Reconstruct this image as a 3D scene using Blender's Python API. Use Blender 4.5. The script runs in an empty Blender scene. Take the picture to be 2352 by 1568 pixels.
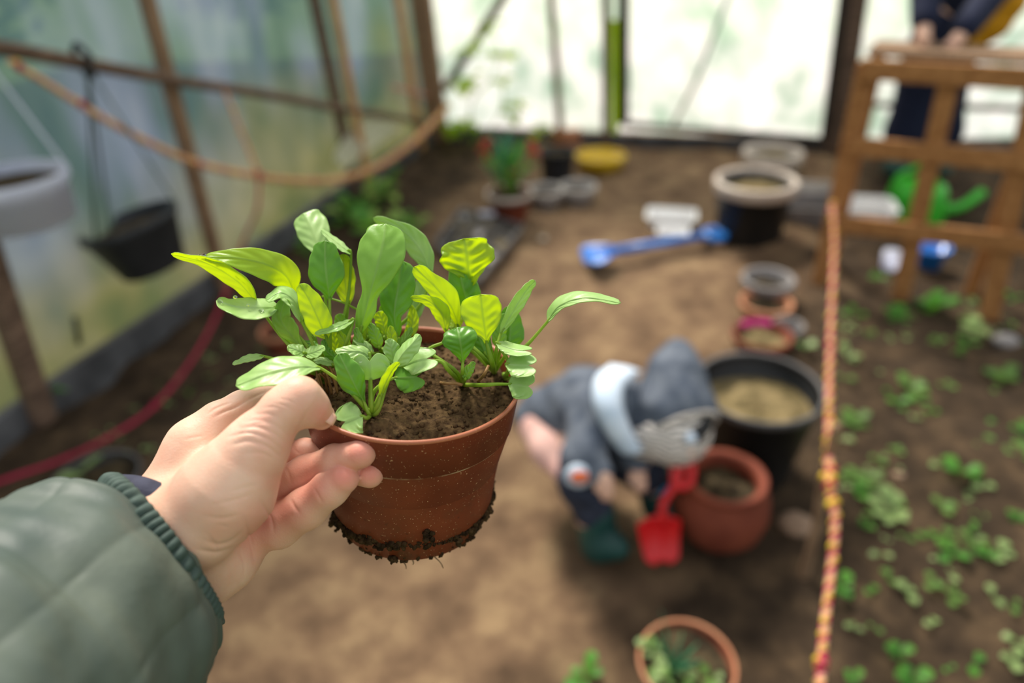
import bpy, bmesh, math, random
import numpy as np
from mathutils import Vector, Matrix
C = bpy.context.scene
col = C.collection
R = math.radians

# ------------------------------------------------------------------ camera
FPX = 1568.0                       # 24 mm lens on a 36 mm wide sensor, 2352 px wide
PITCH, ROLL, CAMH = R(32), R(2.5), 1.40
Fv = Vector((0, math.cos(PITCH), -math.sin(PITCH)))
R0 = Vector((1, 0, 0)); U0 = Vector((0, math.sin(PITCH), math.cos(PITCH)))
Rv = R0*math.cos(ROLL) - U0*math.sin(ROLL)
Uv = R0*math.sin(ROLL) + U0*math.cos(ROLL)
CAM = Vector((0, 0, CAMH))
cd = bpy.data.cameras.new('camera'); cam = bpy.data.objects.new('camera', cd); col.objects.link(cam)
cam.matrix_world = Matrix(((Rv.x, Uv.x, -Fv.x, CAM.x), (Rv.y, Uv.y, -Fv.y, CAM.y), (Rv.z, Uv.z, -Fv.z, CAM.z), (0, 0, 0, 1)))
cd.lens = 24; cd.sensor_width = 36; cd.clip_start = 0.02; cd.clip_end = 200
cd.dof.use_dof = True; cd.dof.focus_distance = 0.363; cd.dof.aperture_fstop = 2.8
C.camera = cam

# ------------------------------------------------------------------ world, sun, exposure
w = bpy.data.worlds.new('world'); C.world = w; w.use_nodes = True
nt = w.node_tree; bg = nt.nodes['Background']
tc = nt.nodes.new('ShaderNodeTexCoord'); sep = nt.nodes.new('ShaderNodeSeparateXYZ'); rp = nt.nodes.new('ShaderNodeValToRGB')
nt.links.new(tc.outputs['Generated'], sep.inputs[0]); nt.links.new(sep.outputs['Z'], rp.inputs[0])
rp.color_ramp.elements[0].position = 0.0; rp.color_ramp.elements[0].color = (0.62, 0.68, 0.70, 1)
rp.color_ramp.elements[1].position = 0.6; rp.color_ramp.elements[1].color = (0.93, 0.97, 1.0, 1)
nt.links.new(rp.outputs[0], bg.inputs[0]); bg.inputs[1].default_value = 0.72
sd = bpy.data.lights.new('sun', 'SUN'); sd.energy = 4.3; sd.angle = R(14); sd.color = (1.0, 0.94, 0.84)
sun = bpy.data.objects.new('sun', sd); col.objects.link(sun)
SUNDIR = Vector((-0.22, 0.62, 0.78)).normalized()      # towards the sun
sun.rotation_euler = SUNDIR.to_track_quat('Z', 'Y').to_euler()
C.view_settings.view_transform = 'Standard'; C.view_settings.look = 'None'
C.view_settings.exposure = 0.40; C.view_settings.gamma = 1.0
C.view_settings.use_curve_mapping = False

# ------------------------------------------------------------------ projection helpers
def ray(px, py):
    return Fv + Rv*((px-1176)/FPX) + Uv*((784-py)/FPX)
def P(px, py, d): return CAM + ray(px, py)*d
def G(px, py, h=0.0):
    r = ray(px, py); return CAM + r*((h-CAMH)/r.z)
def onplane(px, py, p0, n):
    r = ray(px, py); return CAM + r*((p0-CAM).dot(n)/r.dot(n))
def depth(p): return (Vector(p)-CAM).dot(Fv)
Z = Vector((0, 0, 1))

# ------------------------------------------------------------------ object helpers
def tag(o, label=None, cat=None, group=None, kind=None):
    if label: o['label'] = label
    if cat: o['category'] = cat
    if group: o['group'] = group
    if kind: o['kind'] = kind
    return o
def empty(name, loc=(0, 0, 0), label=None, cat=None, group=None):
    o = bpy.data.objects.new(name, None); o.location = loc; o.empty_display_size = 0.05
    col.objects.link(o); return tag(o, label, cat, group)
def mesh(name, verts, faces, mat, parent=None, smooth=True, mats=None, fmat=None, center=None):
    verts = [Vector(v) for v in verts]
    if parent is not None: off = Vector(parent['_w']) if '_w' in parent else world_loc(parent)
    else: off = Vector(center) if center is not None else Vector((0, 0, 0))
    me = bpy.data.meshes.new(name)
    me.from_pydata([tuple(v-off) for v in verts], [], faces); me.update()
    if smooth: me.polygons.foreach_set('use_smooth', [True]*len(me.polygons))
    for m in (mats or [mat]): me.materials.append(m)
    if fmat: me.polygons.foreach_set('material_index', fmat)
    o = bpy.data.objects.new(name, me); col.objects.link(o)
    if parent is not None: o.parent = parent
    else: o.location = off
    return o
def world_loc(o):
    v = Vector(o.location)
    while o.parent: o = o.parent; v = v + Vector(o.location)
    return v
def copy_tree(o, loc, rz=0.0, s=1.0, parent=None, top=True):
    c = o.copy(); col.objects.link(c)
    if top: c.location = loc; c.rotation_euler = (0, 0, rz); c.scale = (s, s, s)
    else: c.parent = parent
    for ch in list(o.children): copy_tree(ch, None, parent=c, top=False)
    return c

class MB:                                             # mesh collector
    def __init__(s): s.v = []; s.f = []; s.m = []
    def add(s, v, f, mi=0):
        b = len(s.v); s.v += [Vector(x) for x in v]; s.f += [tuple(i+b for i in q) for q in f]; s.m += [mi]*len(f)
        return s
    def build(s, name, mat, parent=None, smooth=True, mats=None, center=None):
        return mesh(name, s.v, s.f, mat, parent, smooth, mats, s.m if mats else None, center)

def beam(a, b, wd, th, side=None, bev=0.12):
    """rectangular timber with softened corners from a to b; side = direction of the width"""
    a, b = Vector(a), Vector(b); t = (b-a).normalized()
    side = Vector(side) if side is not None else Vector((1, 0, 0))
    u = (side - t*side.dot(t)).normalized(); v = t.cross(u)
    k = bev*min(wd, th)
    prof = []
    for sx, sy in ((1, 1), (-1, 1), (-1, -1), (1, -1)):
        p1 = (sx*(wd/2-k), sy*th/2); p2 = (sx*wd/2, sy*(th/2-k))
        prof += ([p2, p1] if sx*sy > 0 else [p1, p2])
    n = len(prof); vs = []; fs = []; N = 5
    for i in range(N+1):
        c = a.lerp(b, i/N)
        for (x, y) in prof: vs.append(c+u*x+v*y)
    for i in range(N):
        for j in range(n): fs.append((i*n+j, i*n+(j+1) % n, (i+1)*n+(j+1) % n, (i+1)*n+j))
    fs.append(tuple(range(n-1, -1, -1))); fs.append(tuple(N*n+j for j in range(n)))
    return vs, fs
def catmull(pts, n):
    P_ = [Vector(p) for p in pts]; P_ = [P_[0]*2-P_[1]]+P_+[P_[-1]*2-P_[-2]]
    out = []; m = len(pts)-1
    for i in range(n+1):
        s = i/n*m; k = min(int(s), m-1); u = s-k
        a, b, c, d = P_[k:k+4]
        out.append(0.5*((2*b)+(c-a)*u+(2*a-5*b+4*c-d)*u*u+(3*b-a-3*c+d)*u**3))
    return out
def interp(arr, t):
    s = t*(len(arr)-1); k = min(int(s), len(arr)-2); u = s-k
    return arr[k]*(1-u)+arr[k+1]*u
def frames(pts):
    fr = []; u = None
    for i, p in enumerate(pts):
        t = (pts[min(i+1, len(pts)-1)]-pts[max(i-1, 0)]).normalized()
        if u is None:
            u = t.cross(Z) if abs(t.z) < 0.9 else t.cross(Vector((1, 0, 0)))
        u = (u - t*u.dot(t)).normalized(); fr.append((t, u, t.cross(u)))
    return fr
def tube(pts, radii, n=10, cap=True, flat=1.0):
    pts = [Vector(p) for p in pts]; fr = frames(pts); vs = []; fs = []
    for i, p in enumerate(pts):
        r = interp(radii, i/(len(pts)-1)) if isinstance(radii, (list, tuple)) else radii
        t, u, v = fr[i]
        for j in range(n):
            a = 2*math.pi*j/n; vs.append(p+u*math.cos(a)*r+v*math.sin(a)*r*flat)
    for i in range(len(pts)-1):
        for j in range(n): fs.append((i*n+j, i*n+(j+1) % n, (i+1)*n+(j+1) % n, (i+1)*n+j))
    if cap:
        fs.append(tuple(range(n-1, -1, -1))); b = (len(pts)-1)*n; fs.append(tuple(b+j for j in range(n)))
    return vs, fs
def lathe(c, axis, prof, n=64, sx=1.0, sy=1.0, wob=0.0, ref=None, seed=0):
    """prof: list of (radius, height along axis). closed when it starts/ends at radius 0"""
    c = Vector(c); ax = Vector(axis).normalized()
    ref = Vector(ref) if ref is not None else (Vector((1, 0, 0)) if abs(ax.x) < 0.9 else Vector((0, 1, 0)))
    u = (ref-ax*ref.dot(ax)).normalized(); v = ax.cross(u); vs = []; fs = []; rows = []
    rnd = random.Random(seed); ph = [rnd.uniform(0, 6.28) for _ in range(3)]
    for (r, h) in prof:
        if r < 1e-7: vs.append(c+ax*h); rows.append([len(vs)-1]*n); continue
        row = []
        for j in range(n):
            a = 2*math.pi*j/n; q = r*(1+wob*(math.sin(2*a+ph[0])+0.5*math.sin(3*a+ph[1])))
            vs.append(c+ax*h+u*(math.cos(a)*q*sx)+v*(math.sin(a)*q*sy)); row.append(len(vs)-1)
        rows.append(row)
    for i in range(len(rows)-1):
        for j in range(n):
            q = [rows[i][j], rows[i][(j+1) % n], rows[i+1][(j+1) % n], rows[i+1][j]]
            q2 = []
            for k in q:
                if k not in q2: q2.append(k)
            if len(q2) > 2: fs.append(tuple(q2))
    return vs, fs
def sphere(c, r, n=12, sq=(1, 1, 1), rnd=None, amp=0.0):
    vs = []; fs = []; m = max(4, n//2); c = Vector(c)
    for i in range(m+1):
        th = math.pi*i/m
        for j in range(n):
            ph = 2*math.pi*j/n; k = r*(1+(rnd.uniform(-amp, amp) if rnd and 0 < i < m else 0))
            vs.append(c+Vector((math.sin(th)*math.cos(ph)*k*sq[0], math.sin(th)*math.sin(ph)*k*sq[1], math.cos(th)*k*sq[2])))
    for i in range(m):
        for j in range(n): fs.append((i*n+j, (i+1)*n+j, (i+1)*n+(j+1) % n, i*n+(j+1) % n))
    return vs, fs
def boxv(c, X, Y, Zv, r=0.0):
    c = Vector(c); vs = [c+X*a+Y*b+Zv*d for a in (-.5, .5) for b in (-.5, .5) for d in (-.5, .5)]
    return vs, [(0, 1, 3, 2), (4, 6, 7, 5), (0, 4, 5, 1), (2, 3, 7, 6), (0, 2, 6, 4), (1, 5, 7, 3)]
def bevel(o, wdt, seg=3):
    m = o.modifiers.new('bevel', 'BEVEL'); m.width = wdt; m.segments = seg; m.limit_method = 'ANGLE'; return o

# ------------------------------------------------------------------ materials
def mat(name, c1, c2=None, scale=20.0, rough=0.6, bump=0.0, bscale=None, spec=0.3, trans=0.0, tcol=None, stretch=None,
        detail=4.0, lo=0.35, hi=0.65, coat=0.0, sss=0.0, obj=True, bdist=0.002):
    m = bpy.data.materials.new(name); m.use_nodes = True; t = m.node_tree; b = t.nodes['Principled BSDF']
    b.inputs['Roughness'].default_value = rough; b.inputs['Specular IOR Level'].default_value = spec
    if coat: b.inputs['Coat Weight'].default_value = coat
    if sss:
        b.inputs['Subsurface Weight'].default_value = sss; b.inputs['Subsurface Scale'].default_value = 0.004
        b.inputs['Subsurface Radius'].default_value = (1.0, 0.35, 0.2)
    tcn = t.nodes.new('ShaderNodeTexCoord'); mp = t.nodes.new('ShaderNodeMapping')
    t.links.new(tcn.outputs['Object'], mp.inputs[0])
    if stretch: mp.inputs['Scale'].default_value = stretch
    ns = t.nodes.new('ShaderNodeTexNoise'); ns.inputs['Scale'].default_value = scale; ns.inputs['Detail'].default_value = detail
    t.links.new(mp.outputs[0], ns.inputs['Vector'])
    cr = t.nodes.new('ShaderNodeValToRGB'); t.links.new(ns.outputs['Fac'], cr.inputs[0])
    cr.color_ramp.elements[0].position = lo; cr.color_ramp.elements[1].position = hi
    cr.color_ramp.elements[0].color = (*c1, 1); cr.color_ramp.elements[1].color = (*(c2 or c1), 1)
    t.links.new(cr.outputs[0], b.inputs['Base Color'])
    if bump:
        nb = t.nodes.new('ShaderNodeTexNoise'); nb.inputs['Scale'].default_value = bscale or scale*3; nb.inputs['Detail'].default_value = 5
        t.links.new(mp.outputs[0], nb.inputs['Vector'])
        bp = t.nodes.new('ShaderNodeBump'); bp.inputs['Strength'].default_value = bump; bp.inputs['Distance'].default_value = bdist
        t.links.new(nb.outputs['Fac'], bp.inputs['Height']); t.links.new(bp.outputs[0], b.inputs['Normal'])
    if trans:
        tr = t.nodes.new('ShaderNodeBsdfTranslucent'); mx = t.nodes.new('ShaderNodeMixShader'); mx.inputs[0].default_value = trans
        if tcol: tr.inputs[0].default_value = (*tcol, 1)
        else: t.links.new(cr.outputs[0], tr.inputs[0])
        out = t.nodes['Material Output']
        t.links.new(b.outputs[0], mx.inputs[1]); t.links.new(tr.outputs[0], mx.inputs[2]); t.links.new(mx.outputs[0], out.inputs[0])
    return m
def srgb(r, g, b):
    f = lambda c: (c/255/12.92) if c/255 <= 0.04045 else ((c/255+0.055)/1.055)**2.4
    return (f(r), f(g), f(b))

M = {}
M['wood'] = mat('weathered_timber', srgb(110, 84, 62), srgb(152, 122, 94), 14, 0.8, 0.5, 40, stretch=(6, 6, 1), bdist=0.003)
M['wood_old'] = mat('dark_old_timber', srgb(84, 66, 54), srgb(124, 100, 82), 12, 0.85, 0.5, 40, stretch=(1, 1, 5), bdist=0.003)
M['wood_new'] = mat('honey_timber', srgb(168, 118, 68), srgb(196, 146, 92), 12, 0.7, 0.3, 40, stretch=(5, 5, 1))
M['wood_rack'] = mat('rack_pine', srgb(142, 94, 50), srgb(176, 124, 74), 10, 0.7, 0.3, 40, stretch=(4, 4, 4))
M['wood_black'] = mat('blackened_timber', srgb(40, 34, 28), srgb(66, 54, 44), 18, 0.8, 0.3)
M['curb'] = mat('grey_board', srgb(66, 66, 68), srgb(98, 98, 100), 9, 0.6, 0.4, 30)
M['terracotta'] = mat('terracotta', srgb(106, 48, 32), srgb(132, 66, 44), 9, 0.75, 0.3, 60)
M['terracotta_pale'] = mat('terracotta_pale', srgb(170, 112, 80), srgb(190, 134, 100), 12, 0.8, 0.3, 60)
M['black'] = mat('black_plastic', srgb(20, 20, 20), srgb(30, 30, 31), 10, 0.45, 0.1, spec=0.4)
M['black_rim'] = mat('worn_grey_rim', srgb(78, 76, 76), srgb(104, 100, 98), 10, 0.5)
M['charcoal'] = mat('charcoal_plastic', srgb(44, 46, 50), srgb(56, 58, 62), 8, 0.5)
M['white'] = mat('white_plastic', srgb(236, 238, 250), srgb(244, 246, 255), 6, 0.45, trans=0.7)
M['white_tub'] = mat('opaque_white_plastic', srgb(244, 242, 240), srgb(250, 248, 246), 6, 0.3, spec=0.6)
M['pale_grey'] = mat('pale_grey_plastic', srgb(168, 160, 152), srgb(190, 182, 174), 9, 0.55)
M['rim_pale'] = mat('chalky_rim', srgb(188, 172, 158), srgb(212, 198, 184), 9, 0.6)
M['grey'] = mat('grey_plastic', srgb(120, 116, 114), srgb(140, 134, 132), 9, 0.55)
M['soil_pot'] = mat('pot_soil', srgb(58, 42, 28), srgb(112, 88, 58), 260, 0.95, 1.0, 420, spec=0.1, lo=0.3, hi=0.75, bdist=0.0015)
M['soil_dark'] = mat('dark_soil', srgb(44, 37, 28), srgb(82, 70, 50), 26, 0.95, 0.8, 60, spec=0.1)
M['soil_dry'] = mat('dry_potting_soil', srgb(88, 78, 52), srgb(142, 124, 88), 14, 0.95, 0.8, 60, spec=0.1)
M['dirt'] = mat('damp_dirt', srgb(38, 26, 16), srgb(74, 54, 34), 200, 0.95, 1.0, 500, spec=0.1)
M['blue'] = mat('blue_plastic', srgb(30, 110, 200), srgb(44, 128, 214), 6, 0.25, spec=0.6)
M['red'] = mat('red_plastic', srgb(196, 18, 24), srgb(210, 26, 30), 6, 0.3, spec=0.5)
M['green_plastic'] = mat('green_plastic', srgb(60, 176, 44), srgb(70, 190, 52), 6, 0.35, trans=0.15)
M['yellow'] = mat('yellow_plastic', srgb(212, 172, 20), srgb(226, 190, 40), 6, 0.3, spec=0.6)
M['purple'] = mat('lilac_stripe', srgb(160, 120, 168), None, 6, 0.5)
M['pink'] = mat('pink_plastic', srgb(210, 50, 130), srgb(224, 70, 150), 6, 0.5)
M['navy'] = mat('navy_cloth', srgb(18, 22, 44), srgb(28, 34, 58), 30, 0.9, 0.4, 90)
M['denim'] = mat('dark_trousers', srgb(34, 40, 56), srgb(54, 60, 76), 30, 0.9, 0.4, 90)
M['mustard'] = mat('mustard_cloth', srgb(190, 130, 10), srgb(210, 150, 22), 30, 0.8, 0.3, 60)
M['teal'] = mat('teal_rubber', srgb(22, 58, 54), srgb(34, 76, 68), 10, 0.4)
M['cyan'] = mat('bright_blue_trim', srgb(20, 130, 176), None, 10, 0.4)
M['jacket_child'] = mat('grey_fleece', srgb(70, 78, 92), srgb(106, 112, 122), 22, 0.9, 0.5, 120)
M['collar'] = mat('pale_blue_cloth', srgb(190, 206, 224), srgb(214, 224, 236), 20, 0.85)
M['pinkcloth'] = mat('pale_pink_trousers', srgb(206, 160, 150), srgb(222, 180, 168), 24, 0.9)
M['hair'] = mat('brown_hair', srgb(62, 42, 28), srgb(98, 70, 46), 50, 0.7, 0.5, 90)
M['lime'] = mat('sunlit_foliage_strip', srgb(150, 168, 10), srgb(190, 205, 24), 5, 0.6, trans=0.7, tcol=srgb(190, 212, 10))
M['climber'] = mat('sunlit_leaf', srgb(150, 190, 50), srgb(180, 210, 70), 9, 0.5, trans=0.7, tcol=srgb(215, 240, 60))
M['stone'] = mat('pale_stone', srgb(176, 160, 140), srgb(204, 190, 170), 20, 0.8, 0.4)
M['earthstone'] = mat('earthy_stone', srgb(128, 104, 84), srgb(156, 130, 108), 20, 0.9, 0.4)
M['stem'] = mat('leaf_stem', srgb(120, 158, 40), srgb(156, 184, 66), 60, 0.45, trans=0.3, tcol=srgb(190, 215, 60))
M['stem_red'] = mat('reddish_stem', srgb(150, 110, 66), srgb(176, 138, 88), 60, 0.5, trans=0.2)
M['root'] = mat('root', srgb(96, 72, 50), srgb(140, 112, 84), 90, 0.8)
M['straw'] = mat('straw_bit', srgb(176, 140, 90), srgb(196, 164, 116), 90, 0.8)
M['rope_o'] = mat('orange_strand', srgb(208, 156, 92), srgb(222, 178, 120), 60, 0.8, 0.4, 200)
M['rope_p'] = mat('salmon_strand', srgb(190, 126, 112), srgb(208, 148, 130), 60, 0.8, 0.4, 200)
M['rope_m'] = mat('crimson_strand', srgb(150, 22, 56), srgb(176, 40, 76), 60, 0.8, 0.4, 200)
M['rope_y'] = mat('yellow_tuft', srgb(206, 168, 40), srgb(222, 188, 64), 60, 0.8, 0.4, 200)
M['grass'] = mat('grass', srgb(110, 140, 60), srgb(150, 176, 84), 3, 0.9)
M['bush'] = mat('hedge_leaves', srgb(60, 100, 60), srgb(110, 150, 90), 5, 0.8, trans=0.3)
M['bark'] = mat('bark', srgb(90, 78, 66), srgb(130, 116, 100), 20, 0.9)
M['sprout'] = mat('sprout_leaf', srgb(76, 118, 48), srgb(112, 146, 70), 30, 0.5, trans=0.35, tcol=srgb(150, 200, 60))
M['sprout_d'] = mat('deep_green_leaf', srgb(52, 112, 40), srgb(96, 156, 50), 30, 0.5, trans=0.4, tcol=srgb(120, 190, 30))
M['sprout_p'] = mat('pale_green_leaf', srgb(120, 146, 84), srgb(150, 172, 108), 30, 0.45, trans=0.3)
M['aloe'] = mat('blue_green_blade', srgb(50, 112, 84), srgb(80, 144, 100), 20, 0.4, trans=0.2)
M['flower'] = mat('red_petals', srgb(170, 40, 30), srgb(196, 70, 52), 30, 0.6)

# leaf material: green top, paler waxy sheen, yellow transmitted light, fine veins
def leaf_mat(name, c1, c2, tcol, trans=0.5, rough=0.42):
    m = mat(name, c1, c2, 60, rough, 0.35, 180, spec=0.5, trans=trans, tcol=tcol, bdist=0.0006)
    t = m.node_tree; b = t.nodes['Principled BSDF']
    at = t.nodes.new('ShaderNodeAttribute'); at.attribute_name = 'vein'
    mixc = t.nodes.new('ShaderNodeMix'); mixc.data_type = 'RGBA'
    src = b.inputs['Base Color'].links[0].from_socket
    t.links.new(src, mixc.inputs[6]); mixc.inputs[7].default_value = (*srgb(168, 200, 112), 1)
    mu = t.nodes.new('ShaderNodeMath'); mu.operation = 'MULTIPLY'; mu.inputs[1].default_value = 0.46
    t.links.new(at.outputs['Fac'], mu.inputs[0]); t.links.new(mu.outputs[0], mixc.inputs[0]); t.links.new(mixc.outputs[2], b.inputs['Base Color'])
    tr = [n for n in t.nodes if n.type == 'BSDF_TRANSLUCENT'][0]
    mt = t.nodes.new('ShaderNodeMix'); mt.data_type = 'RGBA'
    mt.inputs[6].default_value = (*tcol, 1); mt.inputs[7].default_value = (tcol[0]*0.74, tcol[1]*0.80, tcol[2], 1)
    t.links.new(at.outputs['Fac'], mt.inputs[0]); t.links.new(mt.outputs[2], tr.inputs[0])
    return m
LM = {'g': leaf_mat('rocket_leaf', srgb(124, 170, 66), srgb(148, 192, 86), (0.62, 0.82, 0.04), 0.45, 0.36),
      'd': leaf_mat('rocket_leaf_deep', srgb(92, 150, 42), srgb(114, 170, 56), (0.46, 0.70, 0.01), 0.42, 0.36),
      'c': leaf_mat('seed_and_skylit_leaf', srgb(156, 194, 112), srgb(184, 212, 138), (0.62, 0.84, 0.18), 0.36, 0.38),
      'y': leaf_mat('rocket_leaf_backlit', srgb(150, 186, 60), srgb(166, 200, 72), (0.84, 0.93, 0.02), 0.66, 0.36)}  # 'y' colours in backlight; 'c' serves seed leaves and colours in skylit tops

# ------------------------------------------------------------------ ground
gA, gB = G(1000, 322), G(0, 1042)                  # foot of the left wall's curb board
gC, gD = G(1020, 322), G(1900, 352)                # foot of the far wall
ldir = (gA-gB).normalized(); fdir = (gD-gC).normalized()
ln = Vector((ldir.y, -ldir.x, 0))                  # points into the house
fn = Vector((fdir.y, -fdir.x, 0))
corner = gA + ldir*0.05
def hnoise(x, y):
    return (0.010*math.sin(3.1*x+1.3*y)*math.sin(2.7*y-0.9*x+1)+0.006*math.sin(9.1*x+4.3*y+2)*math.sin(8.2*y-3*x)
            + 0.0035*math.sin(23*x-11*y)*math.sin(19*y+9*x+1.7))
def ground_mesh():
    nx, ny = 260, 300; x0, x1, y0, y1 = -5.5, 7.5, -1.5, 9.0
    rnd = np.random.RandomState(3); xs = np.linspace(x0, x1, nx); ys = np.linspace(y0, y1, ny)
    nz = rnd.rand(ny, nx)
    for _ in range(2): nz = (nz+np.roll(nz, 1, 0)+np.roll(nz, 1, 1)+np.roll(nz, -1, 0)+np.roll(nz, -1, 1))/5
    nz = (nz-nz.mean())
    vs = []; bx = G(1880, 900)
    for j in range(ny):
        for i in range(nx):
            x, y = xs[i], ys[j]; h = hnoise(x, y)
            bed = 1/(1+math.exp(-(x-1.05-0.05*y)*9)); lb = 1/(1+math.exp(((Vector((x, y, 0))-gA).dot(ln)-0.62)*9))
            h += nz[j, i]*(0.03+0.16*max(bed, lb)*0.5) + 0.015*max(bed, lb)
            vs.append((x, y, h-0.012))
    fs = [(j*nx+i, j*nx+i+1, (j+1)*nx+i+1, (j+1)*nx+i) for j in range(ny-1) for i in range(nx-1)]
    return vs, fs
m = bpy.data.materials.new('greenhouse_soil'); m.use_nodes = True; t = m.node_tree; b = t.nodes['Principled BSDF']
b.inputs['Roughness'].default_value = 0.95; b.inputs['Specular IOR Level'].default_value = 0.12
tcn = t.nodes.new('ShaderNodeTexCoord'); sx = t.nodes.new('ShaderNodeSeparateXYZ'); t.links.new(tcn.outputs['Object'], sx.inputs[0])
def noise(scale, detail=5, rough=0.55, vec=None):
    n = t.nodes.new('ShaderNodeTexNoise'); n.inputs['Scale'].default_value = scale; n.inputs['Detail'].default_value = detail
    n.inputs['Roughness'].default_value = rough; t.links.new(tcn.outputs['Object'], n.inputs['Vector']); return n.outputs['Fac']
def mth(op, a, b_=None, c_=None):
    n = t.nodes.new('ShaderNodeMath'); n.operation = op
    for i, v in enumerate((a, b_, c_)):
        if v is None: continue
        if isinstance(v, (int, float)): n.inputs[i].default_value = v
        else: t.links.new(v, n.inputs[i])
    return n.outputs[0]
def ramp(f, stops):
    n = t.nodes.new('ShaderNodeValToRGB'); t.links.new(f, n.inputs[0])
    while len(n.color_ramp.elements) < len(stops): n.color_ramp.elements.new(0.5)
    for e, (p, c) in zip(n.color_ramp.elements, stops): e.position = p; e.color = (*c, 1)
    return n.outputs[0]
def mixc(f, a, b_):
    n = t.nodes.new('ShaderNodeMix'); n.data_type = 'RGBA'; t.links.new(f, n.inputs[0])
    for i, v in ((6, a), (7, b_)):
        if isinstance(v, tuple): n.inputs[i].default_value = (*v, 1)
        else: t.links.new(v, n.inputs[i])
    return n.outputs[2]
pathc = ramp(noise(6.5, 9, 0.68), [(0.30, srgb(82, 64, 49)), (0.48, srgb(122, 97, 74)), (0.66, srgb(154, 128, 96))])
bedc = ramp(noise(11, 9, 0.68), [(0.30, srgb(44, 35, 27)), (0.5, srgb(66, 53, 40)), (0.70, srgb(98, 79, 58))])
nb = mth('MULTIPLY', mth('SUBTRACT', noise(2.2, 3), 0.5), 0.9)
# right bed: x beyond a line; left bed: within ~0.6 m of the left wall
b0_, b1_ = G(1830, 620), G(1330, 1520); bd_ = (b1_-b0_).normalized(); bn_ = Vector((-bd_.y, bd_.x, 0))
if bn_.x < 0: bn_ = -bn_
rb = mth('ADD', mth('MULTIPLY', sx.outputs['X'], bn_.x), mth('MULTIPLY_ADD', sx.outputs['Y'], bn_.y, -b0_.dot(bn_)))
rb = mth('MULTIPLY_ADD', mth('ADD', rb, nb), 3.2, 0.5)
dl = mth('ADD', mth('MULTIPLY', sx.outputs['X'], ln.x), mth('MULTIPLY_ADD', sx.outputs['Y'], ln.y, -gA.dot(ln)))
lb = mth('MULTIPLY_ADD', mth('ADD', mth('MULTIPLY', dl, -1.0), nb), 3.2, 0.62*3.2+0.5)
mask = mth('MINIMUM', mth('MAXIMUM', mth('MAXIMUM', rb, lb), 0.0), 1.0)
t.links.new(mixc(mask, pathc, bedc), b.inputs['Base Color'])
bp = t.nodes.new('ShaderNodeBump'); bp.inputs['Strength'].default_value = 0.9; bp.inputs['Distance'].default_value = 0.02
t.links.new(noise(26, 8, 0.65), bp.inputs['Height']); t.links.new(bp.outputs[0], b.inputs['Normal'])
M['ground'] = m
gv, gf = ground_mesh()
tag(mesh('floor', gv, gf, M['ground']), kind='structure', label='bare brown soil floor of the greenhouse')
def gz(x, y): return hnoise(x, y)-0.010
def GG(px, py):                                   # point on the real ground surface
    g = G(px, py); 
    for _ in range(2): g = G(px, py, gz(g.x, g.y))
    return g
# outdoors
gr = MB()
o1 = gA-ln*0.2; 
gr.add([Vector((-25, -10, -0.12)), Vector((30, -10, -0.12)), Vector((30, 35, -0.12)), Vector((-25, 35, -0.12))], [(0, 1, 2, 3)])
tag(gr.build('trim_1', M['grass'], smooth=False), kind='structure', label='grass outside the greenhouse')

# ------------------------------------------------------------------ film walls
def film_mat(name, cols, scale, trans, clear, stretch=(1, 1, 1), low=None, zlow=0.4):
    m = bpy.data.materials.new(name); m.use_nodes = True; global t, tcn; t = m.node_tree; b = t.nodes['Principled BSDF']
    tcn = t.nodes.new('ShaderNodeTexCoord'); mp = t.nodes.new('ShaderNodeMapping'); mp.inputs['Scale'].default_value = stretch
    t.links.new(tcn.outputs['Object'], mp.inputs[0])
    n = t.nodes.new('ShaderNodeTexNoise'); n.inputs['Scale'].default_value = scale; n.inputs['Detail'].default_value = 3
    t.links.new(mp.outputs[0], n.inputs['Vector']); c = ramp(n.outputs['Fac'], cols)
    if low:                                        # algae, plus outdoor tree colours painted in, near the foot of the film
        s = t.nodes.new('ShaderNodeSeparateXYZ'); t.links.new(tcn.outputs['Object'], s.inputs[0])
        n2 = t.nodes.new('ShaderNodeTexNoise'); n2.inputs['Scale'].default_value = 1.7
        t.links.new(tcn.outputs['Object'], n2.inputs['Vector'])
        f = mth('MULTIPLY_ADD', s.outputs['Z'], -1.0/zlow, 1.15); f = mth('ADD', f, mth('MULTIPLY_ADD', n2.outputs['Fac'], 1.6, -0.8))
        f = mth('MINIMUM', mth('MAXIMUM', f, 0.0), 0.9)
        n3 = t.nodes.new('ShaderNodeTexNoise'); n3.inputs['Scale'].default_value = 3.0; t.links.new(tcn.outputs['Object'], n3.inputs['Vector'])
        c = mixc(f, c, ramp(n3.outputs['Fac'], low))
    b.inputs['Roughness'].default_value = 0.35; t.links.new(c, b.inputs['Base Color'])
    tr = t.nodes.new('ShaderNodeBsdfTranslucent'); t.links.new(c, tr.inputs[0])
    m1 = t.nodes.new('ShaderNodeMixShader'); m1.inputs[0].default_value = trans
    t.links.new(b.outputs[0], m1.inputs[1]); t.links.new(tr.outputs[0], m1.inputs[2])
    g = t.nodes.new('ShaderNodeBsdfTransparent'); m2 = t.nodes.new('ShaderNodeMixShader'); m2.inputs[0].default_value = clear
    t.links.new(m1.outputs[0], m2.inputs[1]); t.links.new(g.outputs[0], m2.inputs[2]); t.links.new(m2.outputs[0], t.nodes['Material Output'].inputs[0])
    return m
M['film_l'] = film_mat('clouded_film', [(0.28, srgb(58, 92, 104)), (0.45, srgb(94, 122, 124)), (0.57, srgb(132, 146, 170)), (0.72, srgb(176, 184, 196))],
                       1.5, 0.62, 0.10, (1.6, 1.6, 0.6), [(0.3, srgb(82, 108, 66)), (0.5, srgb(142, 142, 88)), (0.7, srgb(176, 168, 122))], 0.75)  # blotches mix film dirt with the blurred view outside, painted into the colour
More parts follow.
